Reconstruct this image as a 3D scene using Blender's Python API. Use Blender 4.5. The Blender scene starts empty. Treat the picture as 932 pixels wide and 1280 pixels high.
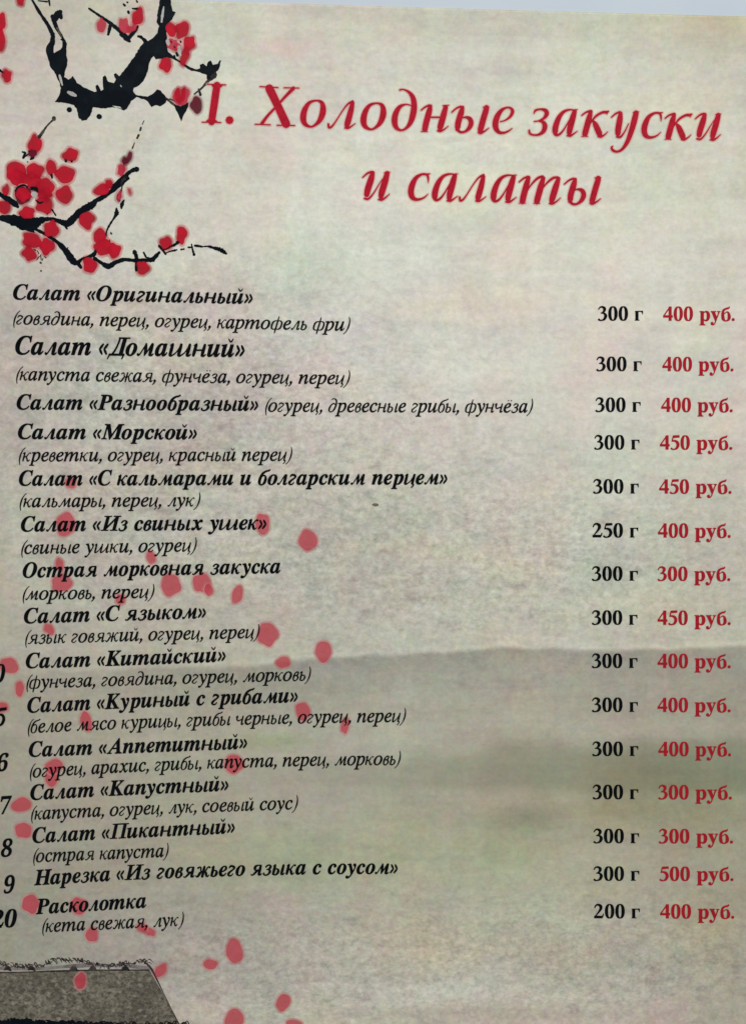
import bpy, math, random
import numpy as np
from mathutils import Vector, Matrix
from mathutils.geometry import tessellate_polygon, delaunay_2d_cdt

S = bpy.context.scene
COL = S.collection

# ------------------------------------------------------------------ camera
PW, PH = 932.0, 1280.0                    # proportions of the photograph
DIST, TILT = 0.36, math.radians(6.5)
VFOV = 2 * math.atan(0.1375 / DIST)
cam = bpy.data.cameras.new('camera')
cam.sensor_fit = 'VERTICAL'
cam.sensor_height = 24.0
cam.lens = 12.0 / math.tan(VFOV / 2)
cam.clip_start = 0.01
cam.clip_end = 20
cam_o = bpy.data.objects.new('camera', cam)
COL.objects.link(cam_o)
cam_o.location = (0, DIST * math.sin(TILT), DIST * math.cos(TILT))
cam_o.rotation_euler = (-TILT, 0, 0)
S.camera = cam_o
S.cycles.filter_width = 1.5

# ------------------------------------------------------------------ light
world = bpy.data.worlds.new('World')
S.world = world
world.use_nodes = True
world.node_tree.nodes['Background'].inputs[0].default_value = (0.92, 0.97, 1.0, 1)
world.node_tree.nodes['Background'].inputs[1].default_value = 0.34

def area(name, loc, target, size, power, color):
    l = bpy.data.lights.new(name, 'AREA')
    l.shape = 'RECTANGLE'
    l.size, l.size_y = size
    l.energy = power
    l.color = color
    o = bpy.data.objects.new(name, l)
    COL.objects.link(o)
    o.location = loc
    o.rotation_euler = (Vector(target) - Vector(loc)).to_track_quat('-Z', 'Y').to_euler()
    return o
area('ceiling_light', (0.22, 0.75, 0.95), (0.02, 0.03, 0), (0.7, 0.35), 10.6, (1.0, 0.988, 0.95))

S.view_settings.view_transform = 'Standard'
S.view_settings.look = 'None'
S.view_settings.exposure = 0.06
S.view_settings.gamma = 1.0
S.cycles.transparent_max_bounces = 24

# ------------------------------------------------------------------ the bent sheet
def height(x, y):
    """how far the limp page stands off the table (metres)"""
    return (0.0075 + 0.10 * (x + 0.03) ** 2 + 0.0012 * np.sin(y * 26 + x * 9 + 0.6)
            + 0.0022 * np.exp(-((x + 0.115) ** 2 + (y + 0.11) ** 2) / 0.006)
            + 0.0008 * np.sin(x * 38 - y * 12))

_th = math.tan(VFOV / 2)
def at(px, py, lift=0.0):
    """the point of the page seen at (px, py) of the photograph"""
    px = np.asarray(px, float); py = np.asarray(py, float)
    u = (px / PW - 0.5) * 2 * _th * PW / PH
    v = -(py / PH - 0.5) * 2 * _th
    ct, st = math.cos(TILT), math.sin(TILT)
    dx, dy, dz = u, v * ct - st, -v * st - ct
    cx, cy, cz = cam_o.location
    t = -cz / dz
    for _ in range(14):
        t = (height(cx + t * dx, cy + t * dy) - cz) / dz
    x, y = cx + t * dx, cy + t * dy
    return np.stack([x, y, height(x, y) + lift], -1)

# ------------------------------------------------------------------ node helpers
def new_mat(name):
    m = bpy.data.materials.new(name)
    m.use_nodes = True
    nt = m.node_tree
    b = nt.nodes['Principled BSDF']
    return m, nt, b

def node(nt, kind, **kw):
    n = nt.nodes.new(kind)
    for k, v in kw.items():
        if k == 'inp':
            for i, val in v.items():
                n.inputs[i].default_value = val
        else:
            setattr(n, k, v)
    return n

def noise(nt, vec, scale, detail=4, rough=0.6, stretch=None, dist=0.0):
    if stretch:
        mp = node(nt, 'ShaderNodeMapping')
        mp.inputs['Scale'].default_value = stretch
        nt.links.new(vec, mp.inputs['Vector'])
        vec = mp.outputs[0]
    n = node(nt, 'ShaderNodeTexNoise')
    n.inputs['Scale'].default_value = scale
    n.inputs['Detail'].default_value = detail
    n.inputs['Roughness'].default_value = rough
    n.inputs['Distortion'].default_value = dist
    nt.links.new(vec, n.inputs['Vector'])
    return n

def maprange(nt, sock, a, b, c, d, clamp=True):
    n = node(nt, 'ShaderNodeMapRange')
    n.clamp = clamp
    nt.links.new(sock, n.inputs[0])
    for i, val in zip((1, 2, 3, 4), (a, b, c, d)):
        n.inputs[i].default_value = val
    return n.outputs[0]

def mixc(nt, fac, a, b, mode='MIX'):
    n = node(nt, 'ShaderNodeMix', data_type='RGBA', blend_type=mode)
    for idx, v in ((0, fac), (6, a), (7, b)):
        if isinstance(v, bpy.types.NodeSocket):
            nt.links.new(v, n.inputs[idx])
        elif idx == 0:
            n.inputs[0].default_value = v
        else:
            n.inputs[idx].default_value = (*v, 1) if len(v) == 3 else v
    return n.outputs[2]

def math_n(nt, op, a, b=None):
    n = node(nt, 'ShaderNodeMath', operation=op)
    for i, v in ((0, a), (1, b)):
        if v is None: continue
        if isinstance(v, bpy.types.NodeSocket): nt.links.new(v, n.inputs[i])
        else: n.inputs[i].default_value = v
    return n.outputs[0]

def lin(c):
    c = np.asarray(c, float) / 255.0
    return np.where(c <= 0.04045, c / 12.92, ((c + 0.055) / 1.055) ** 2.4)

# ------------------------------------------------------------------ materials
def page_material():
    m, nt, b = new_mat('printed parchment')
    tc = node(nt, 'ShaderNodeTexCoord').outputs['Object']
    at_ = node(nt, 'ShaderNodeAttribute', attribute_name='print')
    base = at_.outputs['Color']
    marb = at_.outputs['Alpha']
    # broad pink and green clouds in the print
    n1 = noise(nt, tc, 34, 4, 0.6)
    pink = maprange(nt, n1.outputs['Fac'], 0.47, 0.68, 0, 0.8)
    c = mixc(nt, pink, base, (1.045, 0.955, 0.965), 'MULTIPLY')
    n2 = noise(nt, tc, 41, 4, 0.6, (1, 1, 1.7))
    n2.inputs['Vector']
    green = maprange(nt, n2.outputs['Fac'], 0.47, 0.68, 0, 0.8)
    c = mixc(nt, green, c, (0.965, 1.02, 0.975), 'MULTIPLY')
    # smudges, the size of a fingertip and smaller
    n3 = noise(nt, tc, 170, 5, 0.7, (0.8, 1.5, 1))
    sm = maprange(nt, n3.outputs['Fac'], 0.52, 0.70, 0, 1.0)
    sm = math_n(nt, 'MULTIPLY', sm, maprange(nt, marb, 0.2, 0.9, 0.30, 1.0))
    c = mixc(nt, sm, c, (0.79, 0.775, 0.80), 'MULTIPLY')
    n3b = noise(nt, tc, 210, 4, 0.7, (0.8, 1.4, 1))
    sl = maprange(nt, n3b.outputs['Fac'], 0.52, 0.72, 0, 0.8)
    c = mixc(nt, sl, c, (1.10, 1.09, 1.07), 'MULTIPLY')
    # broad faded patches of cream, mint and rose
    for k_, (sc, st_, lo, hi, colr) in enumerate([(36, (.8, .6, 1), .50, .66, (1.03, 1.075, 1.05)), (38, (.6, 1.2, 1), .54, .68, (1.07, 1.05, .98)),
                                                  (46, (1, .8, 1), .55, .68, (1.04, .96, .98)), (70, (.5, 1.6, 1), .54, .66, (.95, .955, .96)), (64, (1.6, .5, 1), .55, .68, (1.035, 1.045, 1.06))]):
        mp = node(nt, 'ShaderNodeMapping')
        mp.inputs['Location'].default_value = (k_ * 3.7, k_ * 1.9, k_)
        nt.links.new(tc, mp.inputs['Vector'])
        nk = noise(nt, mp.outputs[0], sc, 5, 0.55, st_, 0.3)
        c = mixc(nt, maprange(nt, nk.outputs['Fac'], lo, hi, 0, 1), c, colr, 'MULTIPLY')
    # larger soft stains
    n9 = noise(nt, tc, 62, 3, 0.6, (1, 1.25, 1))
    c = mixc(nt, maprange(nt, n9.outputs['Fac'], 0.38, 0.60, 0.30, 0), c, (0.86, 0.85, 0.83), 'MULTIPLY')
    n10 = noise(nt, tc, 135, 3, 0.6)
    c = mixc(nt, 0.07, c, n10.outputs['Color'], 'OVERLAY')
    # fibres: long weak streaks both ways
    n4 = noise(nt, tc, 150, 3, 0.6, (0.16, 1.6, 1))
    st = maprange(nt, n4.outputs['Fac'], 0.35, 0.65, -0.035, 0.035)
    n5 = noise(nt, tc, 150, 3, 0.6, (1.6, 0.13, 1))
    sv = maprange(nt, n5.outputs['Fac'], 0.35, 0.65, -0.02, 0.02)
    # marbling: fine worm-like mottling, strong only in parts of the sheet
    n6 = noise(nt, tc, 520, 5, 0.75, (0.85, 1.1, 1), 0.25)
    mb = math_n(nt, 'MULTIPLY', maprange(nt, n6.outputs['Fac'], 0.3, 0.7, -1, 1), marb)
    mb = math_n(nt, 'MULTIPLY', mb, 0.25)
    n7 = noise(nt, tc, 900, 3, 0.6)
    gr = math_n(nt, 'MULTIPLY', maprange(nt, n7.outputs['Fac'], 0.3, 0.7, -0.1, 0.1), maprange(nt, marb, 0.2, 0.9, 0.45, 1.0))
    tot = math_n(nt, 'ADD', math_n(nt, 'ADD', st, sv), math_n(nt, 'ADD', mb, gr))
    tot = math_n(nt, 'ADD', tot, 1.0)
    hsv = node(nt, 'ShaderNodeVectorMath', operation='SCALE')
    nt.links.new(c, hsv.inputs[0]); nt.links.new(tot, hsv.inputs['Scale'])
    # colour grain of the press
    n8 = noise(nt, tc, 480, 3, 0.6)
    cg = mixc(nt, 0.13, hsv.outputs[0], n8.outputs['Color'], 'OVERLAY')
    nt.links.new(cg, b.inputs['Base Color'])
    b.inputs['Roughness'].default_value = 0.5
    b.inputs['Specular IOR Level'].default_value = 0.3
    bump = node(nt, 'ShaderNodeBump')
    bump.inputs['Strength'].default_value = 0.06
    bump.inputs['Distance'].default_value = 0.0002
    nt.links.new(n4.outputs['Fac'], bump.inputs['Height'])
    nt.links.new(bump.outputs[0], b.inputs['Normal'])
    return m

def ink_material(name, col, col2, rough=0.45, alpha=1.0, scale=500, lo=0.4, hi=0.7):
    m, nt, b = new_mat(name)
    tc = node(nt, 'ShaderNodeTexCoord').outputs['Object']
    n = noise(nt, tc, scale, 3, 0.6)
    f = maprange(nt, n.outputs['Fac'], lo, hi, 0, 1)
    c = mixc(nt, f, tuple(lin(col)), tuple(lin(col2)))
    nt.links.new(c, b.inputs['Base Color'])
    b.inputs['Roughness'].default_value = rough
    b.inputs['Specular IOR Level'].default_value = 0.06
    b.inputs['Alpha'].default_value = alpha
    return m

def wash_material(name, core, rim, halo, a_core, a_halo):
    """watercolour dab: full in the middle, a darker rim, a pale fringe"""
    m, nt, b = new_mat(name)
    f = node(nt, 'ShaderNodeAttribute', attribute_name='fade').outputs['Fac']
    tc = node(nt, 'ShaderNodeTexCoord').outputs['Object']
    r = node(nt, 'ShaderNodeValToRGB')
    el = r.color_ramp.elements
    el[0].position = 0.0; el[0].color = (*lin(halo), 1)
    el[1].position = 1.0; el[1].color = (*lin(core), 1)
    e = el.new(0.26); e.color = (*lin(halo), 1)
    e = el.new(0.40); e.color = (*lin(rim), 1)
    e = el.new(0.62); e.color = (*lin(core), 1)
    nt.links.new(f, r.inputs[0])
    n = noise(nt, tc, 260, 4, 0.65)
    v = maprange(nt, n.outputs['Fac'], 0.38, 0.66, 0.0, 0.75)
    c = mixc(nt, v, r.outputs[0], tuple(lin(rim)))
    nt.links.new(c, b.inputs['Base Color'])
    r2 = node(nt, 'ShaderNodeValToRGB')
    el = r2.color_ramp.elements
    el[0].position = 0.0; el[0].color = (0, 0, 0, 1)
    el[1].position = 1.0; el[1].color = (a_core,) * 3 + (1,)
    e = el.new(0.22); e.color = (a_halo,) * 3 + (1,)
    e = el.new(0.42); e.color = (a_core * 0.97,) * 3 + (1,)
    nt.links.new(f, r2.inputs[0])
    al = math_n(nt, 'MULTIPLY', r2.outputs[0], maprange(nt, n.outputs['Fac'], 0.3, 0.7, 1.0, 0.86))
    nt.links.new(al, b.inputs['Alpha'])
    b.inputs['Roughness'].default_value = 0.5
    b.inputs['Specular IOR Level'].default_value = 0.08
    return m

M = {}
M['page'] = page_material()
M['black'] = ink_material('black print', (4, 7, 11), (14, 17, 20))
M['grey'] = ink_material('thin black print', (6, 9, 11), (18, 21, 22))
M['brush'] = ink_material('brushed ink', (5, 12, 20), (16, 25, 32), scale=240, lo=0.45, hi=0.75)
M['twig'] = ink_material('diluted ink', (36, 34, 36), (84, 74, 70), scale=600)
M['title'] = ink_material('crimson print', (180, 22, 46), (154, 20, 38), scale=900)
M['price'] = ink_material('red print', (172, 26, 40), (150, 32, 42), scale=900)
M['fringe'] = ink_material('pink fringe', (240, 172, 166), (234, 184, 178), alpha=0.42)
M['petal'] = wash_material('faded petal red', (214, 84, 98), (204, 66, 82), (232, 168, 164), 0.72, 0.5)
M['blossom'] = wash_material('blossom red', (196, 20, 44), (152, 12, 34), (238, 158, 154), 0.98, 0.68)
M['pale_blossom'] = wash_material('pale blossom red', (204, 58, 78), (178, 36, 58), (240, 184, 180), 0.84, 0.55)
M['wine'] = wash_material('wine red wash', (110, 18, 40), (84, 16, 34), (190, 130, 136), 0.96, 0.35)
M['bare'] = ink_material('bare parchment spot', (196, 194, 188), (176, 172, 168), alpha=0.8)
M['ridge'] = ink_material('grey wash', (150, 142, 140), (104, 98, 98), scale=300, alpha=0.85)
M['ochre'] = ink_material('ochre wash', (120, 112, 78), (84, 80, 60), alpha=0.7)

def roof_material():
    m, nt, b = new_mat('inked roof')
    tc = node(nt, 'ShaderNodeTexCoord').outputs['Object']
    n1 = noise(nt, tc, 90, 4, 0.6)
    c = mixc(nt, maprange(nt, n1.outputs['Fac'], 0.35, 0.65, 0, 1), tuple(lin((134, 126, 108))), tuple(lin((100, 92, 78))))
    n2 = noise(nt, tc, 800, 3, 0.7, (1, 1.3, 1), 0.6)
    c = mixc(nt, maprange(nt, n2.outputs['Fac'], 0.40, 0.62, 0, 0.85), c, tuple(lin((58, 54, 48))))
    n3 = noise(nt, tc, 700, 2, 0.5)
    c = mixc(nt, maprange(nt, n3.outputs['Fac'], 0.55, 0.75, 0, 0.5), c, tuple(lin((168, 164, 150))))
    nt.links.new(c, b.inputs['Base Color'])
    b.inputs['Roughness'].default_value = 0.5
    return m
M['roof'] = roof_material()

def plain(name, c1, c2, scale, rough):
    m, nt, b = new_mat(name)
    tc = node(nt, 'ShaderNodeTexCoord').outputs['Object']
    n = noise(nt, tc, scale, 4, 0.6)
    nt.links.new(mixc(nt, n.outputs['Fac'], tuple(lin(c1)), tuple(lin(c2))), b.inputs['Base Color'])
    b.inputs['Roughness'].default_value = rough
    return m
M['margin'] = plain('bluish white margin', (190, 200, 210), (180, 190, 201), 60, 0.4)
M['table'] = plain('pale grey tabletop', (186, 190, 194), (170, 175, 180), 30, 0.55)

# ------------------------------------------------------------------ object helpers
root = bpy.data.objects.new('menu_page', None)
COL.objects.link(root)
root['label'] = 'bent parchment-coloured menu page listing cold starters and salads in Russian, red blossom branch top left'
root['category'] = 'menu'
root.empty_display_size = 0.05

def link(name, verts, faces, mat, parent=root, label=None, kind=None, fade=None):
    me = bpy.data.meshes.new(name)
    me.from_pydata([tuple(map(float, v)) for v in verts], [], faces)
    me.materials.append(mat)
    if fade is not None:
        a = me.attributes.new('fade', 'FLOAT', 'POINT')
        a.data.foreach_set('value', np.asarray(fade, dtype=np.float32))
    me.validate()
    o = bpy.data.objects.new(name, me)
    COL.objects.link(o)
    if parent: o.parent = parent
    if label: o['label'] = label
    if kind: o['kind'] = kind
    return o

# lifts of the print layers above the paper (metres): a few hundredths of a millimetre
L_ROOF, L_WASH, L_FRINGE, L_BRUSH, L_BLOSSOM, L_TEXT = 1.5e-5, 3e-5, 5.5e-5, 6e-5, 8e-5, 12e-5
wash_step = [0]

# ------------------------------------------------------------------ strokes and shapes (2-D, photograph pixels)
def smooth(pts, n=5):
    """Catmull-Rom through (x, y, w)"""
    P = [np.array(p, float) for p in pts]
    if len(P) == 2:
        return [P[0] + (P[1] - P[0]) * i / 4 for i in range(5)]
    out = []
    for i in range(len(P) - 1):
        a = P[i - 1] if i else 2 * P[0] - P[1]
        b, c = P[i], P[i + 1]
        d = P[i + 2] if i + 2 < len(P) else 2 * P[-1] - P[-2]
        for k in range(n):
            t = k / n
            out.append(0.5 * ((2 * b) + (c - a) * t + (2 * a - 5 * b + 4 * c - d) * t * t + (3 * b - a - 3 * c + d) * t ** 3))
    out.append(P[-1])
    return out

def stroke_polys(pts, closed=False, n=5, cap=True, grow=0.0, rough=0.0, rng=None):
    """quads (and round caps) that cover a brush stroke"""
    if closed:
        q = smooth([pts[-1]] + list(pts) + [pts[0], pts[1]], n)
        q = q[n:-n]
    else:
        q = smooth(pts, n)
    q = np.array(q)
    xy = q[:, :2]
    w = np.maximum(q[:, 2], 0.05) / 2 + grow
    if rough and rng:
        w = w * np.array([1 + rng.uniform(-rough, rough) for _ in w])
    d = np.gradient(xy, axis=0)
    d /= np.maximum(np.linalg.norm(d, axis=1, keepdims=True), 1e-9)
    nrm = np.stack([-d[:, 1], d[:, 0]], 1)
    A, B = xy + nrm * w[:, None], xy - nrm * w[:, None]
    polys = [[A[i], A[i + 1], B[i + 1], B[i]] for i in range(len(q) - 1)]
    if cap and not closed:
        for k in (0, -1):
            polys.append([xy[k] + w[k] * np.array([math.cos(a), math.sin(a)]) for a in np.linspace(0, 2 * math.pi, 9)[:-1]])
    return polys

def union(polys, extra=()):
    """one flat triangulation of the union of overlapping polygons"""
    V, F = [], []
    for p in polys:
        area2 = sum(p[i - 1][0] * p[i][1] - p[i][0] * p[i - 1][1] for i in range(len(p)))
        if abs(area2) < 1e-7: continue
        if area2 < 0: p = p[::-1]
        F.append(list(range(len(V), len(V) + len(p))))
        V += [Vector((float(a[0]), float(a[1]))) for a in p]
    V += [Vector((float(a), float(b))) for a, b in extra]
    r = delaunay_2d_cdt(V, [], F, 1, 1e-4)
    W2 = np.array([tuple(v) for v in r[0]])
    T3 = np.array([tuple(f) for f in r[2]])
    cen = W2[T3].mean(axis=1)
    keep = np.zeros(len(T3), bool)
    for ids in F:                          # keep what truly lies inside one of the shapes, so that counters stay open
        p = np.array([tuple(V[i]) for i in ids])
        lo, hi = p.min(0), p.max(0)
        todo = np.where(~keep & (cen >= lo).all(1) & (cen <= hi).all(1))[0]
        if not len(todo): continue
        c, odd = cen[todo], np.zeros(len(todo), bool)
        for a, b in zip(p, np.roll(p, -1, 0)):
            if a[1] == b[1]: continue
            cross = ((a[1] > c[:, 1]) != (b[1] > c[:, 1])) & (c[:, 0] < (b[0] - a[0]) * (c[:, 1] - a[1]) / (b[1] - a[1]) + a[0])
            odd ^= cross
        keep[todo[odd]] = True
    return W2, [tuple(int(i) for i in t) for t in T3[keep]]

def ragged(poly, amp, rng, step=4.0):
    out = []
    for i in range(len(poly)):
        a, b = np.array(poly[i - 1], float), np.array(poly[i], float)
        k = max(1, int(np.linalg.norm(b - a) / step))
        for j in range(k):
            p = a + (b - a) * j / k
            if j: p = p + np.array([rng.uniform(-amp, amp), rng.uniform(-amp, amp)])
            out.append(p)
    return out

def flat_part(name, polys, mat, lift, parent=root, extra=(), label=None, kind=None):
    v, f = union(polys, extra)
    f = [t[::-1] for t in f]
    return link(name, at(v[:, 0], v[:, 1], lift), f, mat, parent, label, kind)

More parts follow.
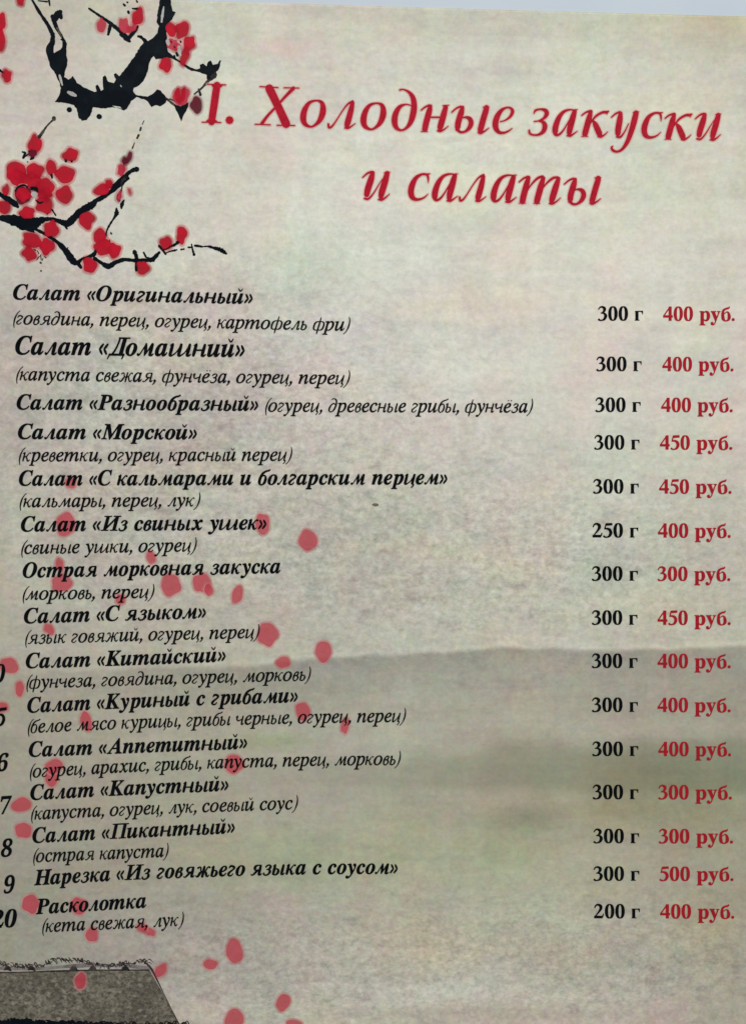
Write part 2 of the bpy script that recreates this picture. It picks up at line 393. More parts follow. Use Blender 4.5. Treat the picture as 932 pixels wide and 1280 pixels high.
# ------------------------------------------------------------------ lettering
# outlines of the letters shared by Latin and Cyrillic, 680 units to the em, and of the figures
GL = {}
for style, letters, shapes in (('BI', 'aocepyxunmCOPMAKH', [
[[[53,-9],[33,-6],[16,1],[1,14],[-10,30],[-17,50],[-19,73],[-13,122],[5,172],[32,220],[65,260],[112,295],[139,306],[165,310],[189,305],[205,290],[214,265],[225,303],[297,303],[234,83],[228,56],[229,47],[238,40],[251,46],[267,61],[285,87],[300,78],[265,30],[231,1],[197,-9],[174,-4],[160,10],[158,59],[162,75],[128,28],[111,12],[93,1],[74,-6]],[[93,41],[113,48],[134,67],[161,111],[188,184],[196,219],[198,248],[195,266],[186,277],[172,281],[162,279],[141,264],[119,236],[99,200],[73,129],[65,81],[68,59],[77,45]]],
[[[96,-9],[67,-6],[42,4],[20,20],[3,41],[-7,68],[-10,98],[-3,147],[17,196],[48,241],[86,277],[107,291],[152,308],[175,310],[207,306],[234,297],[256,281],[272,260],[282,234],[285,203],[278,155],[270,130],[245,83],[210,41],[190,24],[145,-1],[121,-7]],[[103,13],[114,15],[134,30],[162,74],[196,172],[206,240],[202,267],[191,283],[172,288],[151,281],[122,246],[90,172],[72,92],[69,58],[73,33],[84,18]]],
[[[93,-9],[63,-6],[38,3],[17,19],[3,40],[-6,66],[-9,97],[-7,130],[2,163],[16,195],[35,226],[59,253],[88,277],[118,295],[149,306],[179,310],[201,308],[220,302],[247,279],[254,265],[257,249],[251,225],[245,216],[226,205],[214,203],[194,208],[186,213],[177,228],[179,251],[189,275],[187,283],[182,287],[173,289],[162,287],[151,281],[128,257],[107,223],[90,182],[76,118],[76,79],[81,63],[88,51],[109,36],[123,34],[150,41],[177,62],[204,96],[222,83],[183,32],[140,1]]],
[[[87,-9],[60,-6],[36,3],[16,19],[1,40],[-8,67],[-11,98],[-9,122],[6,172],[32,219],[68,260],[109,290],[131,301],[176,310],[197,308],[215,302],[230,293],[241,280],[247,265],[249,248],[244,222],[230,197],[207,174],[173,153],[131,136],[79,124],[75,88],[76,73],[80,60],[96,42],[108,37],[122,36],[147,42],[171,62],[195,95],[214,83],[179,32],[136,1]],[[84,146],[123,161],[156,184],[169,197],[187,228],[192,244],[193,268],[187,280],[177,287],[156,283],[141,272],[126,252],[110,224],[96,189]]],
[[[-79,-139],[-79,-121],[-58,-118],[-45,-109],[-34,-88],[50,237],[51,260],[44,269],[28,273],[16,273],[16,290],[144,310],[124,242],[159,279],[193,302],[228,310],[248,307],[265,300],[279,288],[289,271],[295,250],[298,224],[291,170],[270,116],[239,67],[221,45],[180,11],[158,0],[136,-7],[97,-8],[82,-3],[69,6],[44,-97],[49,-112],[61,-118],[86,-122],[86,-139]],[[102,15],[124,22],[146,42],[183,106],[211,196],[213,235],[206,252],[195,261],[187,262],[155,249],[127,209],[103,142],[78,38],[81,25],[89,17]]],
[[[-44,-139],[-66,-129],[-74,-120],[-80,-99],[-75,-80],[-69,-72],[-51,-62],[-32,-62],[13,-84],[31,-82],[52,-64],[76,-30],[83,-6],[62,134],[33,251],[24,269],[18,274],[-9,276],[-9,294],[85,310],[95,303],[104,285],[134,149],[148,75],[179,136],[198,181],[205,211],[203,220],[176,247],[170,257],[169,280],[179,298],[188,305],[210,310],[232,304],[240,298],[246,289],[251,265],[241,219],[189,100],[126,-5],[74,-74],[38,-109],[3,-132],[-14,-138]]],
[[[-1,-11],[-14,-10],[-33,0],[-40,8],[-45,29],[-44,40],[-34,57],[-26,64],[-7,69],[10,66],[38,55],[53,63],[95,129],[71,252],[62,270],[57,275],[32,279],[17,278],[17,294],[118,310],[132,305],[146,276],[157,218],[194,270],[226,301],[243,308],[261,311],[273,310],[290,300],[297,292],[302,272],[298,252],[286,239],[270,234],[223,248],[211,246],[163,183],[183,86],[190,62],[200,48],[212,43],[224,48],[256,82],[269,72],[234,26],[219,11],[203,0],[187,-7],[170,-9],[153,-7],[139,1],[128,15],[118,35],[102,93],[69,40],[48,12],[24,-5]]],
[[[46,-9],[18,-4],[1,13],[-5,41],[15,130],[46,254],[43,264],[34,271],[13,273],[12,289],[146,310],[76,61],[77,46],[82,41],[89,40],[113,48],[138,72],[167,113],[194,167],[217,230],[236,301],[316,301],[279,168],[251,54],[258,44],[267,45],[306,91],[321,81],[268,13],[251,1],[233,-7],[202,-8],[191,-4],[175,14],[169,40],[181,103],[158,68],[136,40],[114,18],[92,3],[70,-6]]],
[[[213,-9],[188,-4],[173,13],[168,41],[175,84],[223,232],[226,246],[220,259],[213,261],[189,253],[163,229],[136,190],[97,107],[75,38],[66,0],[-14,0],[50,240],[52,254],[49,264],[39,271],[18,273],[17,289],[151,310],[116,193],[164,259],[187,281],[209,297],[232,306],[256,310],[284,304],[301,287],[306,251],[285,170],[248,57],[250,49],[260,43],[273,48],[304,90],[319,80],[266,13],[249,1],[231,-7]]],
[[[380,-8],[355,-3],[340,14],[335,42],[364,154],[393,247],[387,260],[380,261],[361,256],[340,240],[318,214],[296,176],[273,125],[230,0],[152,0],[225,241],[224,255],[220,260],[201,259],[177,244],[150,212],[123,165],[97,107],[75,38],[66,0],[-14,0],[50,240],[52,254],[49,264],[39,271],[18,273],[17,289],[151,310],[116,193],[164,259],[187,281],[209,297],[232,306],[256,310],[284,304],[301,288],[306,260],[299,217],[320,246],[361,287],[381,300],[401,307],[422,310],[450,304],[467,288],[473,260],[464,208],[416,58],[420,45],[433,45],[471,91],[486,81],[450,31],[433,14],[416,2],[399,-6]]],
[[[202,-11],[166,-9],[133,-2],[104,10],[79,26],[59,47],[42,71],[30,99],[23,130],[20,165],[27,230],[49,294],[83,352],[128,401],[154,420],[196,444],[241,458],[287,463],[350,456],[407,444],[417,446],[425,452],[431,463],[449,463],[420,308],[401,310],[398,349],[390,381],[377,406],[359,425],[336,436],[309,439],[278,435],[249,422],[222,401],[196,371],[173,333],[152,287],[135,237],[126,189],[122,142],[125,107],[135,77],[151,53],[173,35],[199,24],[229,20],[280,30],[326,58],[368,105],[387,91],[335,34],[273,0]]],
[[[179,-11],[133,-7],[94,8],[62,33],[38,66],[24,106],[19,154],[21,187],[27,220],[52,285],[70,317],[113,374],[138,398],[165,419],[208,443],[252,458],[299,463],[345,458],[385,443],[417,419],[441,386],[456,347],[461,300],[459,267],[453,233],[443,200],[412,135],[392,105],[343,54],[315,32],[271,8],[226,-7]],[[184,13],[213,18],[241,34],[267,60],[291,97],[314,142],[334,197],[350,253],[359,304],[363,350],[361,377],[355,399],[345,416],[331,429],[314,437],[294,439],[277,437],[260,431],[228,406],[198,370],[168,317],[134,223],[120,160],[116,103],[117,76],[123,53],[133,36],[147,23],[164,15]]],
[[[-34,0],[-34,15],[0,20],[16,32],[34,67],[118,381],[119,413],[109,426],[88,433],[73,435],[73,451],[259,451],[343,439],[393,404],[410,346],[407,322],[399,299],[386,278],[369,259],[348,243],[323,231],[291,222],[248,217],[171,215],[132,67],[131,37],[141,24],[162,17],[177,15],[177,0]],[[233,241],[261,252],[283,271],[299,296],[308,326],[312,363],[305,399],[285,421],[252,428],[235,425],[222,405],[218,392],[178,239],[196,238]]],
[[[188,-11],[144,363],[65,68],[62,47],[67,30],[82,20],[109,15],[109,0],[-35,0],[-35,15],[-1,20],[15,32],[27,52],[38,85],[116,381],[119,403],[118,413],[114,421],[99,431],[72,435],[72,451],[224,451],[263,132],[469,451],[622,451],[622,435],[587,429],[572,418],[560,398],[549,365],[470,70],[468,47],[473,30],[489,20],[516,15],[516,0],[305,0],[305,15],[340,21],[349,26],[371,65],[377,85],[453,374],[207,-11]]],
[[[-68,0],[-68,17],[-49,20],[-30,31],[-13,48],[323,461],[342,461],[326,79],[333,45],[354,25],[388,17],[388,0],[178,0],[178,17],[199,20],[215,28],[225,39],[235,68],[238,140],[97,140],[30,50],[28,40],[32,29],[47,21],[71,17],[71,0]],[[119,168],[240,168],[247,328]]],
[[[-34,0],[-34,15],[0,20],[16,32],[34,67],[118,381],[119,412],[109,426],[89,433],[73,435],[73,451],[283,451],[283,435],[249,429],[234,418],[222,398],[212,365],[180,238],[186,242],[305,350],[334,378],[351,399],[357,414],[353,424],[340,432],[320,436],[320,451],[459,451],[459,435],[439,430],[389,392],[255,267],[353,56],[372,28],[390,19],[403,17],[403,0],[214,0],[214,17],[245,20],[255,27],[258,40],[243,82],[175,221],[171,214],[132,67],[131,37],[141,24],[162,17],[177,15],[177,0]]],
[[[-34,0],[-34,15],[0,20],[16,32],[34,67],[118,381],[119,413],[115,421],[100,431],[73,435],[73,451],[283,451],[283,435],[249,429],[234,418],[222,398],[181,252],[341,252],[378,393],[377,413],[373,421],[358,431],[330,435],[330,451],[541,451],[541,435],[517,433],[500,426],[487,412],[470,369],[390,67],[389,38],[392,30],[408,20],[435,15],[435,0],[224,0],[224,15],[258,20],[274,32],[286,52],[297,85],[333,221],[173,221],[132,67],[130,47],[135,30],[151,20],[177,15],[177,0]]]]),
 ('I', 'aocepyxunm', [
[[[50,-8],[33,-6],[20,0],[8,10],[0,25],[-5,43],[-7,64],[-4,101],[4,138],[18,175],[38,211],[61,244],[90,274],[121,298],[152,312],[183,316],[208,312],[224,300],[232,280],[241,309],[292,309],[226,71],[223,39],[233,35],[245,40],[282,80],[291,72],[256,27],[224,1],[195,-8],[180,-5],[171,6],[168,23],[170,42],[191,118],[166,79],[119,23],[97,6],[74,-5]],[[82,33],[104,39],[140,72],[175,122],[203,181],[215,221],[219,257],[215,280],[204,294],[185,299],[164,295],[143,284],[124,266],[105,241],[88,211],[58,122],[53,73],[56,51],[66,37]]],
[[[105,-8],[75,-5],[48,5],[26,22],[9,44],[-1,71],[-4,102],[-2,128],[4,153],[27,203],[61,247],[104,284],[128,298],[152,308],[177,314],[201,316],[234,313],[261,303],[283,286],[300,264],[310,237],[314,206],[307,161],[288,115],[260,73],[224,37],[171,6],[139,-5]],[[113,11],[131,14],[149,21],[166,32],[197,65],[224,108],[243,155],[253,204],[255,226],[248,267],[229,291],[197,299],[176,295],[154,285],[132,268],[112,244],[94,216],[78,183],[66,149],[58,115],[57,62],[62,44],[71,30],[82,20],[96,13]]],
[[[99,-8],[70,-5],[46,6],[26,23],[11,46],[2,75],[-1,109],[5,153],[22,197],[48,237],[82,272],[133,303],[166,313],[199,316],[219,315],[235,310],[249,302],[259,292],[265,280],[266,256],[258,239],[243,229],[233,228],[217,231],[207,240],[205,264],[220,289],[218,295],[197,299],[174,296],[151,286],[130,271],[110,250],[93,225],[79,196],[68,165],[61,136],[59,107],[61,83],[67,63],[76,46],[89,33],[104,25],[122,23],[157,29],[192,49],[228,82],[238,71],[193,27],[146,1]]],
[[[89,-7],[62,-4],[39,6],[21,21],[7,42],[-1,68],[-4,99],[-3,120],[9,165],[31,210],[63,250],[81,268],[132,302],[164,313],[195,316],[214,315],[242,303],[251,293],[256,281],[258,266],[252,239],[236,213],[208,189],[170,169],[121,153],[61,142],[56,98],[63,58],[84,34],[119,26],[151,32],[185,50],[221,81],[231,71],[187,27],[165,12],[116,-5]],[[64,158],[106,167],[140,180],[168,199],[188,221],[200,245],[204,271],[201,286],[193,295],[180,298],[166,296],[151,290],[122,266],[108,250],[83,208]]],
[[[-96,-149],[-93,-137],[-59,-131],[-49,-126],[-34,-104],[-29,-87],[60,259],[59,271],[52,281],[16,285],[19,298],[127,315],[128,299],[112,250],[149,287],[187,309],[226,316],[250,314],[269,306],[286,292],[298,274],[305,252],[308,226],[306,199],[300,172],[290,144],[262,93],[223,47],[177,13],[152,2],[127,-5],[81,-6],[64,-2],[50,5],[23,-113],[24,-121],[36,-132],[59,-137],[77,-138],[73,-149]],[[101,9],[137,18],[172,44],[202,82],[226,128],[242,178],[248,228],[242,259],[235,271],[214,284],[199,286],[177,282],[156,271],[136,253],[118,228],[103,197],[91,162],[62,40],[67,23],[79,13]]],
[[[-53,-152],[-68,-145],[-76,-133],[-74,-111],[-63,-101],[-36,-100],[-9,-109],[2,-104],[17,-91],[79,-7],[34,227],[18,268],[2,282],[-10,286],[-24,287],[-22,299],[62,316],[69,310],[77,290],[115,102],[123,57],[200,186],[217,233],[215,244],[210,253],[190,268],[184,288],[192,308],[206,315],[224,314],[232,311],[245,296],[249,273],[245,241],[231,203],[162,80],[86,-34],[39,-94],[-6,-137],[-19,-146],[-32,-151]]],
[[[154,-8],[143,-7],[126,3],[107,58],[94,121],[20,21],[8,9],[-18,-4],[-41,-5],[-54,2],[-61,15],[-61,30],[-54,43],[-42,50],[-29,51],[-1,41],[18,51],[30,64],[89,148],[66,258],[55,276],[39,284],[-3,283],[-1,296],[96,316],[103,314],[109,308],[131,206],[208,306],[232,315],[256,312],[266,303],[270,288],[267,274],[251,262],[231,263],[212,270],[197,263],[136,181],[167,48],[178,36],[185,35],[199,41],[217,58],[238,86],[248,75],[213,29],[182,1]]],
[[[46,-8],[33,-7],[23,-3],[9,13],[5,24],[4,46],[19,116],[56,265],[52,279],[39,286],[13,287],[15,300],[124,316],[128,310],[125,296],[64,83],[59,54],[61,42],[68,35],[79,32],[93,35],[124,54],[159,91],[195,142],[227,203],[252,272],[261,309],[314,309],[250,73],[246,47],[252,34],[260,32],[275,38],[294,55],[315,84],[324,75],[291,29],[257,1],[222,-8],[204,-4],[192,7],[189,27],[193,60],[220,153],[156,63],[127,32],[99,10],[72,-4]]],
[[[222,-9],[205,-5],[193,8],[189,28],[201,86],[231,195],[242,254],[241,265],[235,272],[225,275],[206,270],[183,255],[135,205],[93,142],[76,105],[59,58],[42,0],[-12,0],[58,238],[62,263],[58,276],[46,283],[17,285],[19,297],[133,314],[133,308],[93,177],[126,220],[158,254],[188,281],[216,300],[241,311],[263,315],[285,311],[298,299],[302,269],[293,222],[247,64],[245,49],[247,40],[251,35],[259,34],[274,40],[291,59],[312,91],[322,83],[290,32],[256,1]]],
[[[410,-7],[391,-3],[380,10],[376,31],[384,78],[428,233],[430,255],[428,266],[422,272],[411,275],[399,273],[371,258],[340,229],[309,188],[259,94],[228,0],[175,0],[241,224],[245,257],[243,267],[237,273],[227,275],[196,263],[155,230],[113,179],[70,90],[40,0],[-13,0],[56,234],[61,263],[60,271],[51,281],[17,287],[19,300],[75,305],[123,316],[129,313],[128,296],[91,177],[155,254],[212,300],[263,316],[286,311],[299,298],[304,277],[285,184],[343,257],[398,301],[449,316],[471,311],[484,298],[489,269],[479,222],[435,63],[433,50],[435,41],[445,35],[453,36],[499,87],[508,76],[476,30],[443,2]]]]),
 ('B', 'py0123456789', [
[[[17,-139],[17,-124],[40,-117],[50,-101],[52,-64],[52,261],[50,275],[41,288],[19,295],[19,310],[143,310],[143,263],[166,294],[195,313],[230,319],[253,317],[274,310],[293,298],[309,283],[323,264],[335,241],[343,216],[348,189],[350,160],[348,128],[343,99],[323,48],[308,28],[291,12],[272,0],[250,-8],[227,-10],[196,-5],[170,9],[148,32],[148,-74],[155,-107],[167,-118],[197,-123],[197,-139]],[[195,28],[214,32],[229,42],[239,59],[247,84],[253,154],[247,223],[241,248],[232,265],[218,275],[199,278],[179,273],[162,259],[148,235],[148,69],[160,46],[176,33]]],
[[[36,-139],[10,-125],[-5,-100],[-7,-84],[-2,-62],[13,-46],[24,-41],[46,-41],[64,-49],[73,-65],[75,-94],[86,-99],[94,-96],[104,-88],[125,-55],[140,-5],[32,260],[11,291],[-5,293],[-5,310],[162,310],[162,293],[136,289],[129,281],[133,257],[185,119],[237,265],[237,281],[223,292],[203,293],[203,310],[300,310],[300,293],[283,288],[265,258],[151,-53],[129,-96],[107,-122],[95,-131],[68,-139]]],
[[[188,-7],[150,-3],[118,7],[91,24],[69,48],[51,76],[39,111],[30,150],[25,193],[23,241],[25,289],[30,332],[39,371],[51,405],[69,433],[91,456],[118,473],[150,483],[189,486],[225,483],[257,473],[283,456],[305,433],[322,405],[336,370],[345,331],[351,288],[353,240],[351,193],[345,150],[336,110],[322,76],[305,47],[283,24],[256,7],[225,-3]],[[188,37],[210,43],[227,61],[237,91],[247,181],[247,300],[237,390],[227,419],[211,437],[189,443],[166,437],[150,419],[139,390],[132,349],[128,300],[128,181],[132,131],[139,91],[150,61],[166,43]]],
[[[65,0],[65,36],[131,37],[146,45],[153,64],[154,79],[154,416],[108,365],[81,348],[57,347],[40,359],[33,369],[29,381],[28,396],[91,420],[179,482],[254,482],[254,79],[257,56],[261,47],[267,41],[276,37],[343,36],[343,0]]],
[[[24,0],[24,69],[123,171],[187,245],[210,287],[218,307],[225,349],[225,395],[220,413],[212,427],[202,437],[189,443],[174,445],[153,442],[137,432],[126,416],[118,393],[112,329],[88,331],[68,336],[50,344],[37,357],[29,374],[26,396],[28,411],[43,441],[55,454],[92,474],[116,481],[143,485],[174,486],[220,483],[258,473],[288,456],[310,434],[323,407],[328,375],[324,344],[313,314],[277,262],[186,168],[87,74],[244,74],[269,79],[288,95],[300,120],[305,141],[345,141],[341,0]]],
[[[132,-5],[104,-2],[62,13],[46,23],[26,47],[20,60],[21,90],[26,103],[36,113],[61,125],[76,126],[78,100],[86,79],[99,62],[116,50],[135,43],[158,40],[187,44],[211,56],[230,79],[240,115],[241,139],[238,163],[229,184],[214,202],[194,216],[168,224],[137,227],[95,227],[95,269],[140,269],[166,272],[188,281],[204,296],[216,316],[223,340],[225,367],[219,409],[211,424],[200,436],[186,443],[154,444],[142,439],[125,419],[113,375],[111,341],[86,343],[64,348],[47,356],[34,367],[27,382],[24,401],[28,423],[41,444],[62,461],[91,475],[128,483],[173,486],[217,483],[255,474],[286,458],[309,436],[323,409],[328,377],[324,348],[315,323],[298,301],[277,283],[253,267],[225,256],[261,246],[297,228],[326,201],[336,184],[342,163],[345,138],[343,112],[338,90],[318,52],[304,37],[271,15],[230,1],[186,-6]]],
[[[121,0],[121,36],[167,39],[179,44],[188,52],[193,65],[195,125],[9,125],[9,166],[199,480],[293,480],[293,169],[363,169],[363,125],[293,125],[295,65],[300,52],[309,44],[320,39],[357,36],[357,0]],[[56,169],[195,169],[195,328],[199,416],[149,324],[146,319]]],
[[[133,-5],[84,5],[51,24],[40,35],[28,61],[29,89],[33,101],[53,116],[66,120],[81,121],[88,83],[93,71],[111,52],[137,42],[169,41],[195,50],[207,58],[226,83],[236,122],[237,148],[234,178],[226,203],[213,223],[195,236],[173,244],[116,246],[71,235],[40,247],[62,480],[316,480],[319,357],[281,357],[267,399],[254,405],[105,406],[94,281],[154,291],[216,287],[258,276],[293,256],[319,228],[335,192],[340,148],[338,120],[333,96],[324,75],[299,40],[265,16],[226,1],[185,-6]]],
[[[197,-7],[165,-4],[136,4],[109,18],[86,37],[67,62],[51,93],[39,130],[33,173],[30,222],[35,293],[51,356],[77,409],[94,432],[114,450],[137,466],[163,477],[191,484],[249,485],[272,482],[307,468],[329,449],[339,425],[338,399],[332,387],[322,376],[307,367],[287,362],[260,360],[253,413],[243,434],[236,441],[216,447],[191,441],[170,426],[152,401],[139,366],[130,322],[125,269],[161,286],[177,291],[218,294],[256,290],[288,278],[315,258],[336,230],[348,196],[352,155],[348,110],[334,71],[313,38],[282,13],[244,-2]],[[199,38],[215,41],[228,49],[239,64],[248,85],[253,113],[255,148],[253,181],[247,208],[238,228],[226,242],[211,250],[193,253],[168,249],[142,236],[125,221],[128,162],[135,116],[147,81],[162,57],[179,42]]],
[[[111,0],[289,406],[113,406],[93,403],[80,391],[74,372],[70,338],[30,338],[33,480],[353,480],[353,447],[168,0]]],
[[[183,-7],[148,-5],[118,1],[91,11],[69,24],[51,39],[38,57],[28,78],[22,99],[20,122],[23,150],[32,173],[47,193],[67,211],[119,242],[74,276],[57,296],[45,316],[38,339],[37,385],[50,423],[62,441],[79,456],[99,469],[125,478],[156,484],[191,486],[235,483],[271,471],[299,453],[318,429],[330,401],[334,369],[332,344],[324,322],[310,305],[292,289],[244,260],[280,240],[309,220],[330,199],[344,177],[352,153],[355,127],[350,88],[335,55],[310,29],[276,9],[234,-3]],[[203,283],[230,304],[239,317],[249,350],[247,395],[237,418],[222,436],[200,446],[170,445],[156,438],[145,426],[137,410],[132,392],[130,372],[132,351],[139,333],[149,318],[181,294]],[[187,32],[208,34],[226,42],[241,55],[253,72],[260,92],[262,116],[259,136],[252,154],[239,170],[220,185],[164,216],[137,192],[126,178],[112,142],[113,95],[120,74],[132,56],[147,42],[165,34]]],
[[[152,-7],[106,-2],[73,12],[53,33],[42,69],[46,87],[57,100],[75,107],[92,71],[103,56],[118,45],[135,38],[156,36],[205,57],[237,122],[251,230],[227,207],[195,191],[176,186],[155,185],[119,189],[87,201],[60,220],[40,248],[28,282],[24,324],[26,355],[32,383],[42,409],[56,431],[74,450],[95,466],[120,477],[147,484],[177,486],[209,484],[238,476],[264,463],[287,444],[307,420],[323,390],[335,353],[343,310],[344,225],[334,157],[326,126],[315,97],[301,72],[284,49],[264,30],[241,14],[215,3],[185,-4]],[[184,233],[199,234],[224,245],[243,265],[251,278],[248,330],[242,372],[231,403],[217,424],[201,437],[181,441],[164,438],[149,429],[137,413],[128,391],[123,362],[121,328],[128,275],[149,244]]]])):
    for letter, shape in zip(letters, shapes): GL[style + letter] = shape

K = 1.47

def slant(strokes, s=0.28, wide=1.0):
    out = []
    for st in strokes:
        flat = st[0] == 'flat'
        q = [(x * wide + y * s, y, w) for x, y, w in (st[1] if flat else st)]
        out.append(('flat', q) if flat else q)
    return out

def cyr(style):
    """the Cyrillic-only letters, written with a broad pen; 1000 units to the em"""
    bold = style == 'BI'
    W, H, X = (132, 48, 454) if bold else (94, 48, 450)
    g = {}
    def entry(x): return [(x - 62, X - 62, H), (x - 22, X - 22, H * 1.3), (x + 4, X - 6, W * .55)]
    def stem(x, top=X, bot=0): return [(x, top - W * .25, W * .8), (x, (top + bot) / 2, W), (x, bot + W * .3, W * .9)]
    def exit_(x): return [(x - 4, 22, W * .7), (x + W * .45, 8, H * 1.4), (x + W * .5 + 44, 66, H)]
    def join(x, x2): return [(x - 2, 26, W * .7), (x + W * .4, 4, H * 1.4), (x + (x2 - x) * .62, 120, H), (x2 - W * .2, 330, H)]
    p = 150 + W                                                # distance between two stems
    a = 70
    g['н'] = (entry(a), stem(a), [(a, 226, H * 1.3), (a + p, 226, H * 1.3)], stem(a + p), exit_(a + p)), p + 150
    bowl = [(a, 232, H), (a + 70, 262, H * 1.2), (a + 150, 232, W * .7), (a + 178, 140, W), (a + 150, 40, W * .75), (a + 70, -6, H * 1.3), (a, 40, W * .7)]
    g['ь'] = (entry(a), stem(a), bowl), 330
    g['ы'] = (entry(a), stem(a), bowl, stem(a + 330), exit_(a + 330)), 490
    tail = [(18, 42, W * .75), (40, 8, H * 1.5), (90, 80, H * 1.1), (150, 270, H * 1.1), (205, 428, H * 1.3)]
    g['л'] = (tail, [(205, 432, H), (240, 440, W * .5)], stem(250), exit_(250)), 370
    g['м'] = (tail, [(200, 430, W * .6), (228, 240, W * .95), (240, 20, W * .5)], [(244, 18, H), (310, 180, H * 1.1), (385, 425, H * 1.4)], stem(410), exit_(410)), 530
    g['в'] = ([(62, 90, W * .9), (66, 260, W), (105, 395, W * .7), (175, 438, H * 1.5), (232, 385, W * .85), (205, 280, H * 1.7), (120, 242, H)],
              [(120, 242, H), (205, 236, H * 1.6), (262, 140, W), (215, 24, W * .6), (130, -4, H * 1.4), (68, 60, W * .8)]), 360
    g['г'] = ([(30, 350, H), (60, 425, W * .7), (140, 432, W * .75), (225, 375, W * .85), (205, 290, W * .6), (110, 190, W * .7), (52, 90, W * .9), (95, 12, W * .6), (180, 10, W * .5), (235, 90, H)],), 320
    g['д'] = ([(60, 640, H * 1.2), (130, 676, W * .45), (225, 630, W * .85), (290, 500, W), (300, 300, W), (270, 120, W * .95), (190, 8, W * .55), (110, 8, W * .6), (52, 90, W * .95), (56, 240, W), (110, 372, W * .7), (190, 425, H * 1.4), (280, 360, H)],), 400
    g['ж'] = ([(30, 395, W * .75), (80, 440, H * 1.2), (135, 400, W * .6), (165, 270, H * 1.4), (235, 228, H)],
              [(200, 235, H), (150, 170, W * .9), (105, 40, W * .8), (50, 2, H * 1.3), (18, 50, H * 1.3)],
              [(270, 440, W * .8), (270, 225, W), (270, 8, W * .9)],
              [(290, 228, H), (355, 262, H * 1.3), (400, 395, W * .5), (450, 440, H * 1.3), (486, 405, W * .7)],
              [(340, 240, H), (385, 160, W * .9), (425, 45, W * .8), (480, 6, H * 1.4), (530, 66, H)]), 590
    g['з'] = ([(40, 360, W * .6), (85, 425, H * 1.5), (160, 440, W * .5), (222, 365, W * .95), (180, 270, H * 1.7), (95, 242, H)],
              [(95, 242, H), (190, 238, H * 1.7), (240, 140, W), (195, 24, W * .6), (100, -8, H * 1.6), (20, 30, W * .55), (14, 80, W * .6)]), 320
    q = p
    g['ш'] = (entry(a), stem(a), join(a, a + q), stem(a + q), join(a + q, a + 2 * q), stem(a + 2 * q), exit_(a + 2 * q)), 2 * q + 150
    g['ц'] = (entry(a), stem(a), join(a, a + q), stem(a + q), [(a + q, 16, W * .6), (a + q + 50, 0, H * 1.6), (a + q + 60, -60, W * .55), (a + q + 10, -150, H)]), q + 140
    g['ч'] = (entry(a), [(a, X - W * .3, W * .8), (a - 8, 310, W), (a + 22, 222, W * .7), (a + 90, 205, H * 1.4), (a + q, 290, H)], stem(a + q), exit_(a + q)), q + 150
    g['я'] = ([(300, 436, H * 1.3), (190, 440, W * .45), (108, 395, W * .85), (92, 300, W * .95), (150, 222, H * 1.6), (300, 212, H)],
              [(215, 215, W * .8), (135, 90, W * .75), (70, 8, W * .5), (10, 22, H * 1.4)], stem(305), exit_(305)), 440
    g['б'] = ([(345, 668, H * 1.4), (300, 628, W * .6), (190, 590, W * .7), (92, 480, W * .85), (52, 280, W), (62, 100, W), (125, 4, W * .6), (200, 4, W * .55), (262, 90, W * .95), (272, 240, W * .95), (235, 370, W * .65), (160, 415, H * 1.3), (80, 340, H)],), 370
    g['ф'] = ([(262, 640, W * .5), (262, 400, W * .9), (262, 0, W * .9), (262, -190, W * .6)],
              [(262, 400, H), (190, 438, W * .5), (85, 370, W * .9), (58, 210, W), (85, 50, W * .9), (180, -6, W * .5), (262, 40, H)],
              [(262, 400, H), (335, 438, W * .5), (440, 370, W * .9), (466, 210, W), (440, 50, W * .9), (345, -6, W * .5), (262, 40, H)]), 560
    g['к'] = (entry(a), stem(a), [(a + 40, 214, H * 1.2), (a + 110, 250, H * 1.4), (a + 165, 370, W * .45), (a + 215, 432, W * .4), (a + 250, 405, W * .75)],
              [(a + 95, 236, W * .6), (a + 150, 130, W * .95), (a + 185, 35, W * .8), (a + 230, 8, H * 1.4), (a + 275, 66, H)]), 400
    out = {k: (slant(v[0], 0.28, 1.16 if bold else 1.2), v[1]) for k, v in g.items()}
    # capitals with slab-like hairline serifs
    C = 655
    def serif(x, y): return [(x - W * 1.15, y, H * 1.1), (x + W * 1.15, y, H * 1.1)]
    def cst(x): return ('flat', [(x, C - 4, W * 1.15), (x, 6, W * 1.15)])
    out['П'] = slant([cst(110), cst(520), [(110, C - 16, H * 1.3), (520, C - 16, H * 1.3)], serif(110, 15), serif(520, 15), serif(110, C - 15), serif(520, C - 15)]), 700
    out['И'] = slant([cst(110), cst(520), [(120, 60, H * 1.7), (510, C - 60, H * 1.7)], serif(110, 15), serif(520, 15), serif(110, C - 15), serif(520, C - 15)]), 700
    out['Д'] = slant([cst(450), [(120, 30, H * 1.6), (190, 180, H * 1.5), (240, 400, H * 1.5), (262, C - 20, H * 1.6)],
                      [(230, C - 16, H * 1.3), (500, C - 16, H * 1.3)], serif(480, C - 15), [(30, 22, H * 1.7), (570, 22, H * 1.7)],
                      [(30, 30, H * 1.6), (8, -70, H * 1.1), (-8, -130, H)], [(560, 30, H * 1.8), (555, -70, H * 1.2), (540, -130, H)]]), 660
    for ch, d in (('«', 1), ('»', -1)):
        st = []
        for o in (0, 170):
            xs = (150, 40, 150) if d > 0 else (60, 170, 60)
            st.append([(xs[0] + o, 402, H * 1.5), ((xs[0] + xs[1]) / 2 + o, 310, W * .75), (xs[1] + o, 222, H * 1.4)])
            st.append([(xs[1] + o, 226, H * 1.4), ((xs[0] + xs[1]) / 2 + o, 135, W * .75), (xs[2] + o, 45, H * 1.5)])
        out[ch] = slant(st, 0.15), 400
